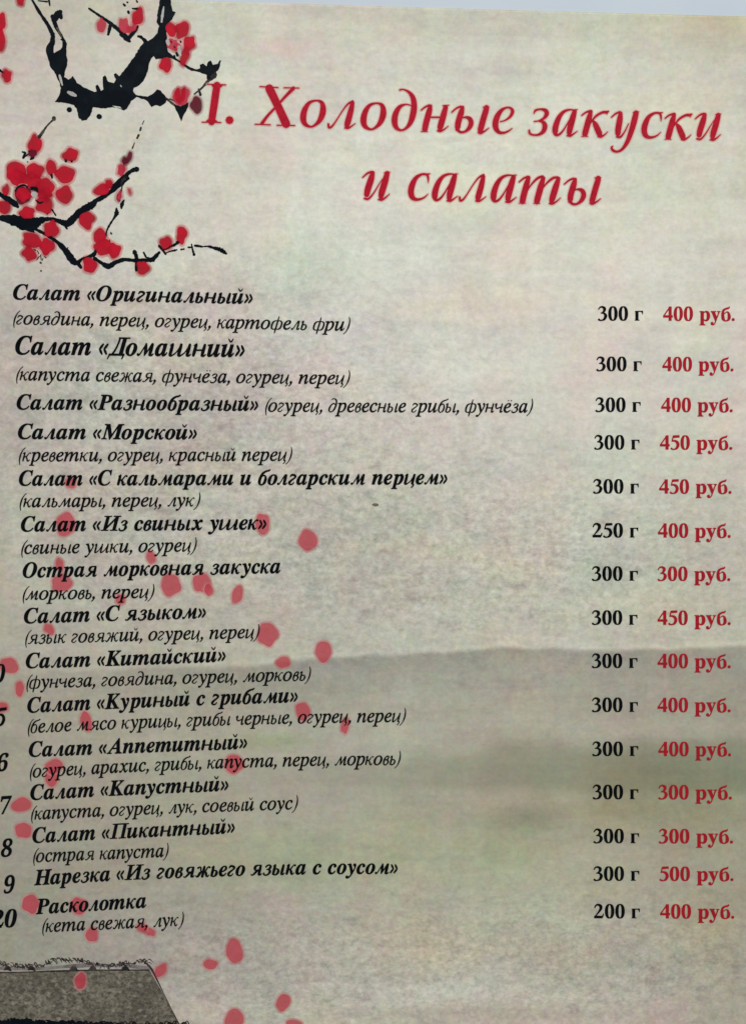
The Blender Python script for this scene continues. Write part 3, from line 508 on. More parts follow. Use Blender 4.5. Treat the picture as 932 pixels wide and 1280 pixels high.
    out['('] = slant([[(235, 690, H * .8), (130, 560, W * .5), (62, 300, W * .9), (70, 20, W * .7), (135, -180, H * .8)]], 0.22), 333
    out[')'] = slant([[(95, 690, H * .8), (165, 500, W * .7), (175, 220, W * .9), (105, -50, W * .5), (0, -180, H * .8)]], 0.22), 333
    out[','] = slant([[(75, 50, W * 1.1 if bold else W * 1.6), (85, 30, W * 1.1), (80, -50, H * 1.4), (20, -130, H)]]), 250
    return out

CYR = {'BI': cyr('BI'), 'I': cyr('I')}
W_, H_ = 145, 40
CYR['B'] = {
    'г': ([('flat', [(110, 448, W_), (110, 4, W_)]), [(30, 437, H_), (360, 437, H_ * 1.3)], [(372, 450, H_), (372, 310, H_)], [(340, 420, H_ * 2), (372, 370, H_)],
           [(25, 16, H_), (215, 16, H_)]], 410),
    'б': ([[(410, 670, H_), (370, 610, W_ * .6), (240, 575, W_ * .6), (120, 480, W_ * .8), (95, 270, W_), (120, 90, W_), (200, 8, W_ * .45), (290, 8, W_ * .45),
            (385, 90, W_ * .95), (400, 230, W_), (365, 370, W_ * .7), (290, 425, H_ * 1.3), (160, 340, H_)]], 500),
    '.': ([[(100, 62, 150), (101, 62, 150)]], 250),
}
FIG = {
    '0': [('closed', [(250, 658, 40), (335, 610, 96), (382, 480, 128), (392, 335, 138), (382, 190, 128), (335, 60, 96), (250, 12, 40), (165, 60, 96), (118, 190, 128), (108, 335, 138), (118, 480, 128), (165, 610, 96)])],
    '2': [[(60, 500, 40), (95, 590, 60), (195, 650, 80), (320, 590, 128), (338, 475, 128), (265, 330, 84), (150, 180, 50), (60, 60, 44)], ('flat', [(30, 60, 112), (420, 60, 112)]), [(420, 90, 60), (455, 200, 34)]],
    '3': [[(62, 535, 40), (110, 615, 52), (205, 655, 70), (325, 590, 120), (325, 480, 116), (250, 395, 54), (170, 355, 34)], [(170, 360, 34), (310, 345, 74), (385, 230, 132), (330, 80, 108), (215, 14, 52), (110, 18, 60), (72, 50, 84)]],
    '4': [('flat', [(352, 676, 130), (352, 0, 130)]), ('flat', [(20, 205, 96), (475, 205, 96)]), [(330, 640, 54), (180, 420, 50), (48, 225, 50)]],
    '5': [('flat', [(150, 616, 110), (440, 632, 100)]), [(150, 640, 44), (98, 410, 44)], [(98, 405, 50), (190, 420, 74), (310, 370, 112), (370, 235, 132), (318, 80, 108), (205, 14, 52), (105, 18, 60), (66, 50, 80)]],
}
LATIN = {'а': 'a', 'о': 'o', 'с': 'c', 'е': 'e', 'р': 'p', 'у': 'y', 'х': 'x', 'и': 'u', 'п': 'n', 'т': 'm',
         'С': 'C', 'О': 'O', 'Р': 'P', 'М': 'M', 'А': 'A', 'К': 'K', 'Н': 'H', 'й': 'u', 'ё': 'e'}
ADV = {'BI': dict(a=500, c=444, e=444, o=500, p=500, u=556, n=556, m=778, y=444, x=500, C=667, O=722, P=611, M=889, A=700, K=690, H=778),
       'I': dict(a=500, c=444, e=444, o=500, p=500, u=500, n=500, m=722, y=444, x=444),
       'B': dict(p=556, y=500)}
FAT = {'BI': 14, 'I': 17, 'B': 9}
CACHE = {}
PROFILE = {}

def loops_to_tris(loops, k, sx=1.0, sh=0.0, fat=0.0):
    """fill an outlined glyph with its holes"""
    L = [[Vector((x * k * sx + y * k * sh, y * k, 0)) for x, y in lp] for lp in loops]
    areas = [abs(sum(l[i - 1].x * l[i].y - l[i].x * l[i - 1].y for i in range(len(l)))) for l in L]
    L = [l for _, l in sorted(zip(areas, L), key=lambda t: -t[0])]
    f = tessellate_polygon(L)
    v = [np.array((p.x, p.y)) for l in L for p in l]
    if not fat: return np.array(v), [tuple(t) for t in f]
    # ink gain: the print is a little heavier than the drawn outline
    polys = [[v[i] for i in t] for t in f]
    for l in L:
        q = [np.array((p.x, p.y)) for p in l]
        for a, b in zip(q, q[1:] + q[:1]):
            d = b - a
            m = np.linalg.norm(d)
            if m < 1e-6: continue
            d = d / m * fat
            e = np.array((-d[1], d[0]))
            polys.append([a - d * .4 + e, b + d * .4 + e, b + d * .4 - e, a - d * .4 - e])
    return union(polys)

def glyph(style, ch):
    """(vertices, triangles, advance) in 1000 units to the em"""
    key = (style, ch)
    if key in CACHE: return CACHE[key]
    if ch == ' ':
        r = (np.zeros((0, 2)), [], 250)
    elif ch in FIG:
        polys = []
        for st in slant(FIG[ch], 0.24 if style == 'BI' else 0.0) if ch != '0' else FIG[ch]:
            if st[0] == 'closed':
                k_ = 0.24 if style == 'BI' else 0.0
                polys += stroke_polys([(x + y * k_, y, w + 14) for x, y, w in st[1]], closed=True, n=4)
            else:
                polys += stroke_polys(st[1], cap=False, grow=6) if st[0] == 'flat' else stroke_polys(st, n=5, grow=6)
        v, f = union(polys)
        r = (v, f, 500)
    elif ch.isdigit():
        sh = 0.24 if style == 'BI' else 0.0
        v, f = loops_to_tris(GL['B' + ch], K * 0.945, 0.93, sh, 9)
        r = (v, f, 500)
    elif ch in LATIN and (style + LATIN[ch]) in GL:
        la = LATIN[ch]
        v, f = loops_to_tris(GL[style + la], K, fat=FAT[style])
        adv = ADV[style][la]
        if ch in 'йё':
            bold = style == 'BI'
            w = 60 if bold else 40
            polys = []
            if ch == 'й':
                x = 275 if bold else 255
                polys = stroke_polys([(x, 655, w * .7), (x + 45, 575, w), (x + 100, 562, w), (x + 165, 655, w * .7)])
            else:
                for x in (250, 400):
                    polys += stroke_polys([(x, 600, w * 1.7), (x + 1, 600, w * 1.7)], n=2)
            v2, f2 = union(polys)
            f = f + [tuple(i + len(v) for i in t) for t in f2]
            v = np.vstack([v, v2])
        r = (v, f, adv)
    else:
        st, adv = CYR[style][ch]
        polys = []
        for s in st:
            polys += stroke_polys(s[1], n=4, cap=False) if s[0] == 'flat' else stroke_polys(s, n=4)
        v, f = union(polys)
        r = (v, f, adv)
    CACHE[key] = r
    return r

BANDS = np.arange(-160, 700, 30)
def profile(style, ch):
    """how far the ink reaches left and right at each height"""
    key = (style, ch)
    if key not in PROFILE:
        v, f, _ = glyph(style, ch)
        lo, hi = np.full(len(BANDS), 9e3), np.full(len(BANDS), -9e3)
        for t in f:
            for i in range(3):
                a, b = v[t[i - 1]], v[t[i]]
                k = max(2, int(abs(b[1] - a[1]) / 12) + 1)
                for q in np.linspace(0, 1, k):
                    p = a + (b - a) * q
                    j = int(round((p[1] + 160) / 30))
                    if 0 <= j < len(BANDS):
                        for jj in (j - 1, j, j + 1):
                            if 0 <= jj < len(BANDS):
                                lo[jj] = min(lo[jj], p[0]); hi[jj] = max(hi[jj], p[0])
        PROFILE[key] = (lo, hi)
    return PROFILE[key]

GAP = {'BI': 26, 'I': 30, 'B': 44}
WORD = {'BI': 300, 'I': 300, 'B': 310}
def baseline(pts):
    xs = np.array([p[0] for p in pts], float); ys = np.array([p[1] for p in pts], float)
    if len(pts) > 2:
        c = np.polyfit(xs, ys, 2)
        return (lambda x: np.polyval(c, x)), (lambda x: 2 * c[0] * x + c[1])
    m = (ys[1] - ys[0]) / (xs[1] - xs[0])
    return (lambda x: ys[0] + m * (x - xs[0])), (lambda x: m + 0 * x)

def run(name, text, style, pts, em, mat, x0=None, x1=None, lift=L_TEXT, label=None, parent=root):
    """one printed run of text whose ink reaches from x0 to x1 along a baseline"""
    x0 = pts[0][0] if x0 is None else x0
    x1 = pts[-1][0] if x1 is None else x1
    V, F, pen, n = [], [], 0.0, 0
    edge, gap = None, GAP[style]
    for ch in text:
        if ch == ' ':
            gap = WORD[style]
            continue
        v, f, _ = glyph(style, ch)
        lo_, hi_ = profile(style, ch)
        if edge is not None:
            both = (lo_ < 8e3) & (edge > -8e3)
            need = (edge - lo_)[both].max() + gap if both.any() else -1e9
            body_ = edge[(BANDS >= -20) & (BANDS <= 460)].max() - lo_[(BANDS >= -160) & (BANDS <= 460)].min()
            pen = max(need, body_ - 95 + gap)
        V.append(v + np.array([pen, 0])); F += [tuple(i + n for i in t) for t in f]; n += len(v)
        edge = np.where(hi_ > -8e3, hi_ + pen, -9e3)
        gap = GAP[style]
    V = np.vstack(V)
    lo, hi = V[:, 0].min(), V[:, 0].max()
    sx = (x1 - x0) / (hi - lo)
    fy, fm = baseline(pts)
    X = x0 + (V[:, 0] - lo) * sx
    Yu = V[:, 1] * em / 1000
    m = fm(X)
    px, py = X + Yu * m, fy(X) - Yu
    P = at(px, py, lift)
    # wind every triangle so that it faces up
    out = []
    for a, b, c in F:
        if (P[b][0] - P[a][0]) * (P[c][1] - P[a][1]) - (P[c][0] - P[a][0]) * (P[b][1] - P[a][1]) < 0: a, c = c, a
        out.append((a, b, c))
    return link(name, P, out, mat, parent, label), sx * 1000

# ------------------------------------------------------------------ table, margin, printed sheet
def table():
    s = 0.9
    v = [(-s, -s, 0), (s, -s, 0), (s, s, 0), (-s, s, 0), (-s, -s, -.03), (s, -s, -.03), (s, s, -.03), (-s, s, -.03)]
    f = [(0, 1, 2, 3), (7, 6, 5, 4), (0, 4, 5, 1), (1, 5, 6, 2), (2, 6, 7, 3), (3, 7, 4, 0)]
    link('tabletop', v, f, M['table'], None, kind='structure')
table()

def edge_top(x):
    """upper edge of the printed area"""
    return 20.5 + (x - 932) * 0.0262 + (x - 932) ** 2 * -0.000004

XL, XR, YB = -135.0, 1012.0, 1420.0
def sheet_grid(name, x0, x1, top, y1, step, lift, thick, mat):
    nx = int((x1 - x0) / step) + 1
    ny = int((y1 + 60) / step) + 1
    gx = np.linspace(x0, x1, nx)
    T = top(gx)
    tt = np.linspace(0, 1, ny)[:, None]
    GX = np.repeat(gx[None, :], ny, 0)
    GY = T[None, :] + (y1 - T[None, :]) * tt
    P = at(GX.ravel(), GY.ravel(), lift)
    n = nx * ny
    idx = np.arange(n).reshape(ny, nx)
    faces = np.stack([idx[:-1, :-1], idx[1:, :-1], idx[1:, 1:], idx[:-1, 1:]], -1).reshape(-1, 4)
    ring = list(idx[0, :]) + list(idx[1:, -1]) + list(idx[-1, -2::-1]) + list(idx[-2:0:-1, 0])
    low = P[ring] - np.array([0, 0, thick])
    V = np.vstack([P, low])
    m = len(ring)
    side = [(ring[i], ring[(i + 1) % m], n + (i + 1) % m, n + i) for i in range(m)]
    F = faces.tolist() + side
    me = bpy.data.meshes.new(name)
    me.vertices.add(len(V)); me.vertices.foreach_set('co', V.astype(np.float32).ravel())
    me.loops.add(4 * len(F)); me.loops.foreach_set('vertex_index', np.array(F, np.int32).ravel())
    me.polygons.add(len(F)); me.polygons.foreach_set('loop_start', np.arange(0, 4 * len(F), 4, dtype=np.int32))
    me.update(calc_edges=True); me.validate()
    me.materials.append(mat)
    for p_ in (me,):
        p_.shade_smooth() if hasattr(p_, 'shade_smooth') else None
    o = bpy.data.objects.new(name, me); COL.objects.link(o); o.parent = root
    return o, me, GX.ravel(), GY.ravel(), n

o, me, _, _, _ = sheet_grid('margin', XL - 55, XR + 55, lambda x: edge_top(x) - 60, YB + 55, 16, -1.2e-4, 4e-4, M['margin'])
o['label'] = 'plain bluish white margin around the printed area'

# print colours with part of the light's falloff painted in, on a coarse grid
YS = [0, 100, 200, 300, 400, 500, 600, 700, 800, 900, 1000, 1100, 1200, 1280]
XS = [0, 233, 466, 700, 932]
TINT = [
 [(188,184,169),(197,192,179),(199,195,179),(191,190,175),(192,181,151)],
 [(198,191,181),(206,204,191),(209,205,195),(211,210,196),(200,196,184)],
 [(205,193,186),(210,209,197),(216,216,202),(213,215,200),(205,205,187)],
 [(204,196,187),(215,213,200),(216,214,203),(216,215,201),(213,208,195)],
 [(193,185,178),(200,198,187),(212,210,203),(216,212,202),(213,207,195)],
 [(196,187,178),(189,186,177),(214,208,201),(216,214,201),(212,208,196)],
 [(197,187,177),(197,191,179),(203,199,185),(208,206,195),(207,202,188)],
 [(186,183,168),(198,194,184),(194,193,179),(201,200,186),(197,197,182)],
 [(188,181,168),(193,188,172),(200,196,183),(201,197,185),(196,191,177)],
 [(176,168,152),(192,187,168),(196,193,176),(195,186,171),(183,179,162)],
 [(171,166,151),(179,174,156),(188,181,167),(176,172,151),(172,168,148)],
 [(165,161,147),(177,172,156),(186,187,168),(191,187,165),(172,166,146)],
 [(165,158,145),(181,174,164),(195,190,176),(193,190,176),(179,174,161)],
 [(174,167,155),(195,190,176),(199,193,179),(207,192,179),(192,184,171)],
]
def paint(me, GX, GY, n):
    T = np.array(TINT, float)
    gx = np.clip(np.interp(GX, XS, range(len(XS))), 0, len(XS) - 1.0001)
    gy = np.clip(np.interp(GY, YS, range(len(YS))), 0, len(YS) - 1.0001)
    ix, iy = gx.astype(int), gy.astype(int)
    fx, fy = (gx - ix), (gy - iy)
    fx = (fx * fx * (3 - 2 * fx))[:, None]; fy = (fy * fy * (3 - 2 * fy))[:, None]
    c = (T[iy, ix] * (1 - fx) * (1 - fy) + T[iy, ix + 1] * fx * (1 - fy) + T[iy + 1, ix] * (1 - fx) * fy + T[iy + 1, ix + 1] * fx * fy)
    rs = np.random.RandomState(4)
    wob = sum(rs.uniform(.5, 1.6) * np.sin(GX / l + rs.uniform(0, 6)) for l in (9, 14, 23, 37, 61)) * 0.55
    # misty ridge across the sheet: a pale line, then a darker wash that thins out downwards
    e1 = np.interp(GX, [-140, 60, 200, 300, 350, 400, 466, 560, 610, 700, 800, 880, 932, 1020],
                   [850, 842, 835, 832, 829, 823, 820, 815, 811, 811, 813, 811, 808, 806]) + wob * 0.7
    d = GY - e1
    strength = np.interp(GX, [60, 240, 420, 1000], [0.15, 0.7, 1, 1])
    sm = 1 / (1 + np.exp(-d / 1.2))
    wash = sm * np.exp(-np.clip(d, 0, None) / 75) * strength
    rim = np.exp(-((d + 3.5) / 3.2) ** 2) * strength * (0.5 + 0.5 * np.sin(GX / 31) ** 2)
    c *= (1 - 0.20 * wash + 0.06 * rim)[:, None]
    # second, greener band
    e2 = np.interp(GX, [-140, 380, 500, 600, 700, 800, 932, 1020], [960, 955, 946, 938, 934, 929, 926, 925]) + wob * 1.6
    e3 = np.interp(GX, [-140, 400, 600, 800, 932, 1020], [985, 985, 986, 988, 990, 990]) + wob
    s2 = np.interp(GX, [260, 430, 620, 932], [0.0, 0.35, 0.75, 1.0])
    band = (1 / (1 + np.exp(-(GY - e2) / 4))) * (1 / (1 + np.exp((GY - e3) / 3.5))) * s2
    c *= 1 - band[:, None] * np.array([0.165, 0.14, 0.18])
    def blob(x, y, rx, ry): return np.exp(-(((GX - x) / rx) ** 2 + ((GY - y) / ry) ** 2))
    for x, y, rx, ry, mul in [
        (340, 925, 46, 11, (.92, .97, .88)), (660, 1022, 45, 16, (.88, .88, .86)), (655, 930, 40, 18, (.93, .93, .92)),
        (760, 1010, 60, 22, (.97, .95, .90)), (870, 1010, 90, 40, (.93, .93, .88)), (800, 960, 60, 30, (.97, .96, .94)), (500, 1040, 50, 60, (.96, .97, .93)), (370, 1070, 120, 40, (.96, 1.0, .93)), (620, 1060, 70, 50, (.96, 1.0, .94)),
        (330, 175, 60, 25, (1.0, .965, .97)), (350, 60, 40, 14, (1.03, .95, .97)), (300, 470, 120, 60, (1.01, .97, .98)),
        (700, 1190, 70, 28, (1.0, .95, .94)), (880, 1160, 40, 40, (1.0, .97, .93)), (640, 90, 50, 16, (.95, .94, .94)),
        (560, 380, 90, 30, (1.01, .97, .97)), (420, 330, 60, 40, (.98, 1.01, .99)), (350, 1130, 36, 18, (1.05, 1.0, 1.04)),
        (540, 1180, 120, 30, (1.02, 1.0, .98)), (30, 700, 20, 60, (1.05, 1.04, 1.05)), (620, 1265, 240, 9, (.95, .95, .95)),
        (910, 1270, 60, 60, (.96, .95, .93)), (560, 1240, 200, 16, (1.04, 1.05, 1.06)), (860, 850, 80, 40, (1, .99, .98))]:
        c *= 1 + blob(x, y, rx, ry)[:, None] * (np.array(mul) - 1)
    c = c * np.array([1.0, 1.0, 1.0])
    c = np.clip(c, 0, 245)
    marb = (0.28 + 0.75 * blob(600, 700, 330, 105) + 0.5 * blob(200, 560, 260, 200) + 0.8 * blob(760, 1210, 260, 80)
            + 0.7 * blob(340, 1230, 160, 60) + 0.25 * blob(250, 420, 250, 80))
    marb = marb + 0.3 * blob(300, 560, 300, 140) + 0.4 * blob(330, 1200, 300, 90)
    marb = np.clip(marb - 0.35 * band, 0, 1)
    col = np.ones((len(me.vertices), 4), np.float32)
    col[:n, :3] = lin(c); col[:n, 3] = marb
    a = me.color_attributes.new('print', 'FLOAT_COLOR', 'POINT')
    a.data.foreach_set('color', col.ravel())

o, me, GX, GY, n = sheet_grid('printed_sheet', XL, XR, edge_top, YB, 2.6, 0.0, 8e-5, M['page'])
paint(me, GX, GY, n)

# ------------------------------------------------------------------ printed roof at the lower left
rng = random.Random(3)
roof_poly = ragged([(-120, 1216), (60, 1214), (120, 1213), (187, 1212), (204, 1242), (223, 1279), (262, 1352), (-120, 1352)], 0.4, rng, 14)
extra = [(x, y) for x in range(-110, 240, 14) for y in range(1222, 1350, 14) if x < 180 + (y - 1212) * 0.5]
roof = flat_part('tiled_roof', [roof_poly], M['roof'], L_ROOF, extra=extra, label='grey inked roof printed in the lower left corner')
polys = stroke_polys([(-120, 1208, 5), (0, 1210, 4.5), (50, 1210.5, 4), (100, 1207, 4.5), (150, 1207, 4), (186, 1210, 5)], rough=.2, rng=rng)
flat_part('ridge_tile', polys, M['ridge'], L_BRUSH, roof)
polys = []
x = -110
while x < 188:
    y = 1204 + 3 * math.sin(x / 17) + rng.uniform(-1, 1) - (2 if 60 < x < 115 else 0)
    for _ in range(2 if rng.random() < .6 else 3):
        polys += stroke_polys([(x, y + rng.uniform(-3, 3), rng.uniform(.5, 1.2)), (x + rng.uniform(1, 4), y + rng.uniform(-3, 3), rng.uniform(.8, 2.0)), (x + rng.uniform(3, 7), y + rng.uniform(-2, 5), .5)], n=3)
    x += rng.uniform(2.6, 5.6)
for a, b in ((6, 14), (36, 44), (88, 97), (112, 121), (152, 162), (-60, -50), (-30, -20)):
    polys += stroke_polys([(a, 1212, 2), ((a + b) / 2, 1210, 5.5), (b, 1213, 2)])
polys += stroke_polys([(-120, 1213.5, 1.8), (0, 1215.5, 1.6), (60, 1214, 1.6), (120, 1212.5, 1.8), (186, 1212.5, 1.6)], rough=.3, rng=rng)
polys += stroke_polys([(184, 1205, 2), (190, 1212, 2.6), (204, 1240, 1.1), (223, 1278, 1.2), (262, 1350, 2)], rough=.2, rng=rng)
flat_part('ridge_line', polys, M['twig'], L_BRUSH + 1e-5, roof)
polys = []
x = -110
while x < 232:
    t = max(0.0, min(1.0, (150 - x) / 120))
    y = 1279 - 4 * t
    for k in range(2):
        polys += stroke_polys([(x, y + 3 + rng.uniform(-5, 4) * t, 1 + 3 * t * rng.random()), (x + rng.uniform(2, 6), y + 3 * t + rng.uniform(-3, 3), 1.2 + 3.4 * t), (x + 8, y + 3 + rng.uniform(-2, 5), 1)], n=3)
    x += rng.uniform(3, 5)
flat_part('eaves_line', polys, M['brush'], L_BRUSH + 1e-5, roof)

# ------------------------------------------------------------------ brushed branches
def Z(ox, oy, s):
    def f(pts):
        return [tuple([ox + p[0] / s, oy + p[1] / s] + ([p[2] / s] if len(p) > 2 else [])) for p in pts]
    return f
zA, zB, zC, zD = Z(0, 0, 5.825), Z(140, 0, 5.825), Z(0, 140, 5.82), Z(140, 180, 5.825)
rng = random.Random(11)
def brush(name, strokes, mat=None, polysx=(), rough=0.16, lift=L_BRUSH, extra=(), label=None, amp=0.5):
    polys = []
    for s in strokes: polys += stroke_polys(s, n=6, rough=rough, rng=rng)
    for p in polysx: polys.append(ragged(p, amp, rng, 2.6))
    return flat_part(name, polys, mat or M['brush'], lift, extra=extra, label=label)

outline = (zA([(372,245),(405,262),(402,320),(393,352),(396,388),(425,370),(455,342),(456,300),(440,286),(470,280),(490,320),(485,400),(495,440),(482,500),(468,560),(500,580),(532,552),(552,582),(562,604),(620,640),(690,670),(706,665),(697,625),(712,616),(738,662),(755,650),(750,560),(768,548),(790,595),(830,605),(845,575),(830,540),(845,532),(870,555),(900,520),(930,482)])
  + zB([(140,440),(160,420),(205,340),(232,312),(215,285),(183,270),(188,256),(218,258),(248,282),(262,300),(300,276),(332,240),(345,190),(325,160),(345,20),(350,-40),(432,-40),(430,30),(442,80),(465,88),(455,110),(430,150),(405,172),(398,250),(405,330),(410,378),(440,402),(470,425),(520,458),(570,490),(620,505),(642,497),(640,472),(665,462),(690,482),(700,450),(720,440),(735,472),(770,465),(785,438),(796,442),(775,510),(745,540),(715,585),(690,575),(690,545),(640,526),(580,517),(540,492),(500,462),(440,427),(400,415),(360,428),(320,432),(305,408),(288,424),(268,480),(262,520),(230,590),(200,620),(160,640),(155,662),(175,690),(260,704),(290,688),(330,650),(357,660),(390,700),(402,720),(392,748),(350,775),(320,765),(290,780),(250,730),(180,706),(140,735),(112,790),(85,806),(60,776),(0,768)])
  + zA([(905,806),(870,785),(820,780),(770,790),(720,785),(680,780),(660,840),(632,875),(600,880),(575,860),(560,790),(540,765),(480,750),(400,742),(430,700),(446,640),(430,590),(400,530),(365,480),(350,420),(335,370),(345,330),(366,300)]))
ex = [(x, y) for x in range(70, 240, 12) for y in range(60, 140, 12) if 95 < y + 0.0 < 132 and 85 < x < 190 and y > 70]
brush('branch', [], polysx=[outline], label='thick black brushed branch hanging from the top edge', amp=0.55)
brush('twig', [zA([(225,-20,16),(290,90,22),(350,180,26),(385,250,34)])])
brush('twig', [zA([(385,120,30),(400,165,34),(418,210,24),(450,262,18),(462,285,14)]), zA([(400,140,40),(425,100,50),(440,88,34)]), zA([(440,90,24),(448,130,26)])])
brush('ochre_streak', [zA([(418,205,12),(438,245,12),(452,270,8)])], M['ochre'], lift=L_BRUSH + 2e-5)
brush('twig', [zA([(355,-20,20),(365,40,12)]), zA([(280,5,8),(345,12,12)])])
brush('twig', [zA([(650,62,14),(720,110,18),(800,165,26),(870,222,28),(932,282,34)]) + zB([(60,238,28),(108,282,34),(132,302,18)]), zA([(805,185,24),(797,220,24),(790,250,20)]),
               zB([(118,285,26),(150,245,30),(182,205,22),(190,188,12)])])
brush('twig', [zB([(735,545,60),(700,590,24),(650,645,16),(600,685,12)]), zB([(632,650,14),(645,690,20)])], M['twig'])
brush('twig', [zB([(395,715,14),(430,745,16),(470,775,18)]), zB([(420,720,10),(460,735,12),(500,745,10)])], M['twig'])
brush('bud_sepal', [], polysx=[zB([(452,762),(500,775),(560,742),(556,775),(540,812),(517,850),(505,886),(490,850),(465,800)])])
for pts in (zA([(505,798,40),(509,800,40)]), zA([(722,848,40),(727,850,38)]), zB([(85,30,14),(95,40,16)]), zB([(120,85,20),(124,95,18)]), zB([(110,15,12),(115,18,12)]), zB([(180,5,12),(186,15,12)]), zB([(150,62,12),(200,66,20)])):
    brush('ink_drop', [pts])
brush('bare_spot', [zA([(500,672,20),(525,683,30),(552,696,18)])], M['bare'], lift=L_BRUSH + 2e-5)
brush('bare_spot', [zA([(436,550,16),(446,585,16),(456,620,8)])], M['bare'], lift=L_BRUSH + 2e-5)
brush('bare_spot', [zB([(378,50,8),(370,100,18),(362,160,14)])], M['bare'], lift=L_BRUSH + 2e-5)
brush('bare_spot', [zB([(64,622,8),(70,632,8)])], M['bare'], lift=L_BRUSH + 2e-5)

# lower branches
brush('branch', [zC([(-40,580,26),(0,598,32),(60,635,46),(110,668,46),(132,690,20)]),
                 zC([(-60,752,24),(0,768,34),(80,782,70),(150,800,96),(215,818,104),(262,805,84),(310,785,44),(370,778,28),(420,790,30),(470,808,46),(500,808,56),(545,765,52),(600,715,52),(650,688,56),(680,668,50),(700,645,34),(740,625,34),(820,570,34),(900,500,42),(928,472,44)]) + zD([(0,325,38),(60,275,42),(120,212,30),(160,188,30),(182,184,40)]),
                 zC([(470,815,22),(490,850,12)]), zC([(380,710,12),(408,752,10)]), zC([(190,830,60),(235,862,30),(250,875,10)])],
      label='dark brushed branch running out from the left edge')
brush('branch', [zC([(255,850,20),(300,872,22),(345,897,24),(420,948,30),(480,1010,42),(530,1080,56),(565,1095,36),(600,1068,20),(640,1055,20),(685,1035,30),(702,1000,18)]),
                 zC([(480,1005,14),(498,985,6)]), zC([(565,1095,30),(590,1130,22)]),
                 zC([(690,1065,30),(740,1098,26),(790,1122,46),(840,1098,24),(900,1078,22)]) + zD([(0,868,20),(80,842,26),(170,848,28),(262,846,28),(298,838,34),(345,790,20)]),
                 zD([(165,785,34),(180,830,26),(178,920,20)]), zD([(232,790,16),(250,825,14)]), zD([(262,830,20),(305,850,18)])],
      label='thin dark brushed twig curving right below the blossoms')
brush('twig', [zD([(425,745,18),(455,735,20),(485,712,26)]), zD([(400,790,10),(430,780,12),(455,775,16),(475,770,8)]), zD([(505,768,12),(525,765,12)]), zD([(555,752,12),(575,752,12)]),
               zD([(605,740,14),(625,742,20),(660,748,10)]), zD([(655,748,8),(700,745,14),(740,756,24),(790,770,30),(832,798,20)]), zD([(580,730,12),(588,770,14),(598,805,20)])], M['brush'], rough=.3)
brush('twig', [zC([(394,45,28),(396,52,28)]), zC([(385,60,14),(345,100,12),(310,150,22),(288,180,26)])], M['twig'])
brush('twig', [zC([(772,900,14),(780,860,12),(800,820,16),(835,765,16),(850,735,34),(848,700,14)]), zC([(885,700,16),(890,670,26),(905,640,10)]), zD([(70,455,26),(80,420,18)])], M['brush'], rough=.25)
brush('twig', [zD([(52,410,20),(62,360,14),(75,315,12)]), zD([(72,305,20),(95,245,24)]), zD([(70,300,14),(92,130,12)])], M['twig'], rough=.3)
brush('twig', [zB([(185,1005,16),(195,985,18)]), zB([(206,950,14),(212,930,14)]), zB([(222,905,7),(234,880,7)]), zB([(150,1080,12),(165,1040,8)])], M['twig'])
for s in ([(165,290,12),(185,300,18),(170,335,14),(200,310,8)], [(215,285,16),(240,325,30),(225,345,14)], [(200,365,8),(205,362,8)], [(195,320,8),(215,300,8)]):
    brush('ink_drop', [zC(s)])
for s in ([(480,345,24),(482,358,20)], [(520,350,20),(524,360,18)], [(375,455,20),(382,480,14)], [(345,745,10),(355,725,8)]):
    brush('ink_drop', [zC(s)])
for s in ([(298,1040,8),(302,1075,8)], [(270,1075,8),(290,1050,7)], [(285,1030,8),(275,1010,8)], [(318,1020,10),(322,1035,8)], [(335,1060,10),(325,1050,6)], [(296,1095,16),(300,1098,14)], [(300,1155,12),(303,1157,12)], [(310,1078,8),(316,1062,6)], [(250,1000,9),(262,1008,9)], [(345,1030,10),(338,1022,8)], [(808,880,14),(812,885,14)], [(800,930,8),(802,945,8)]):
    brush('stamen', [zC(s)], M['twig'])

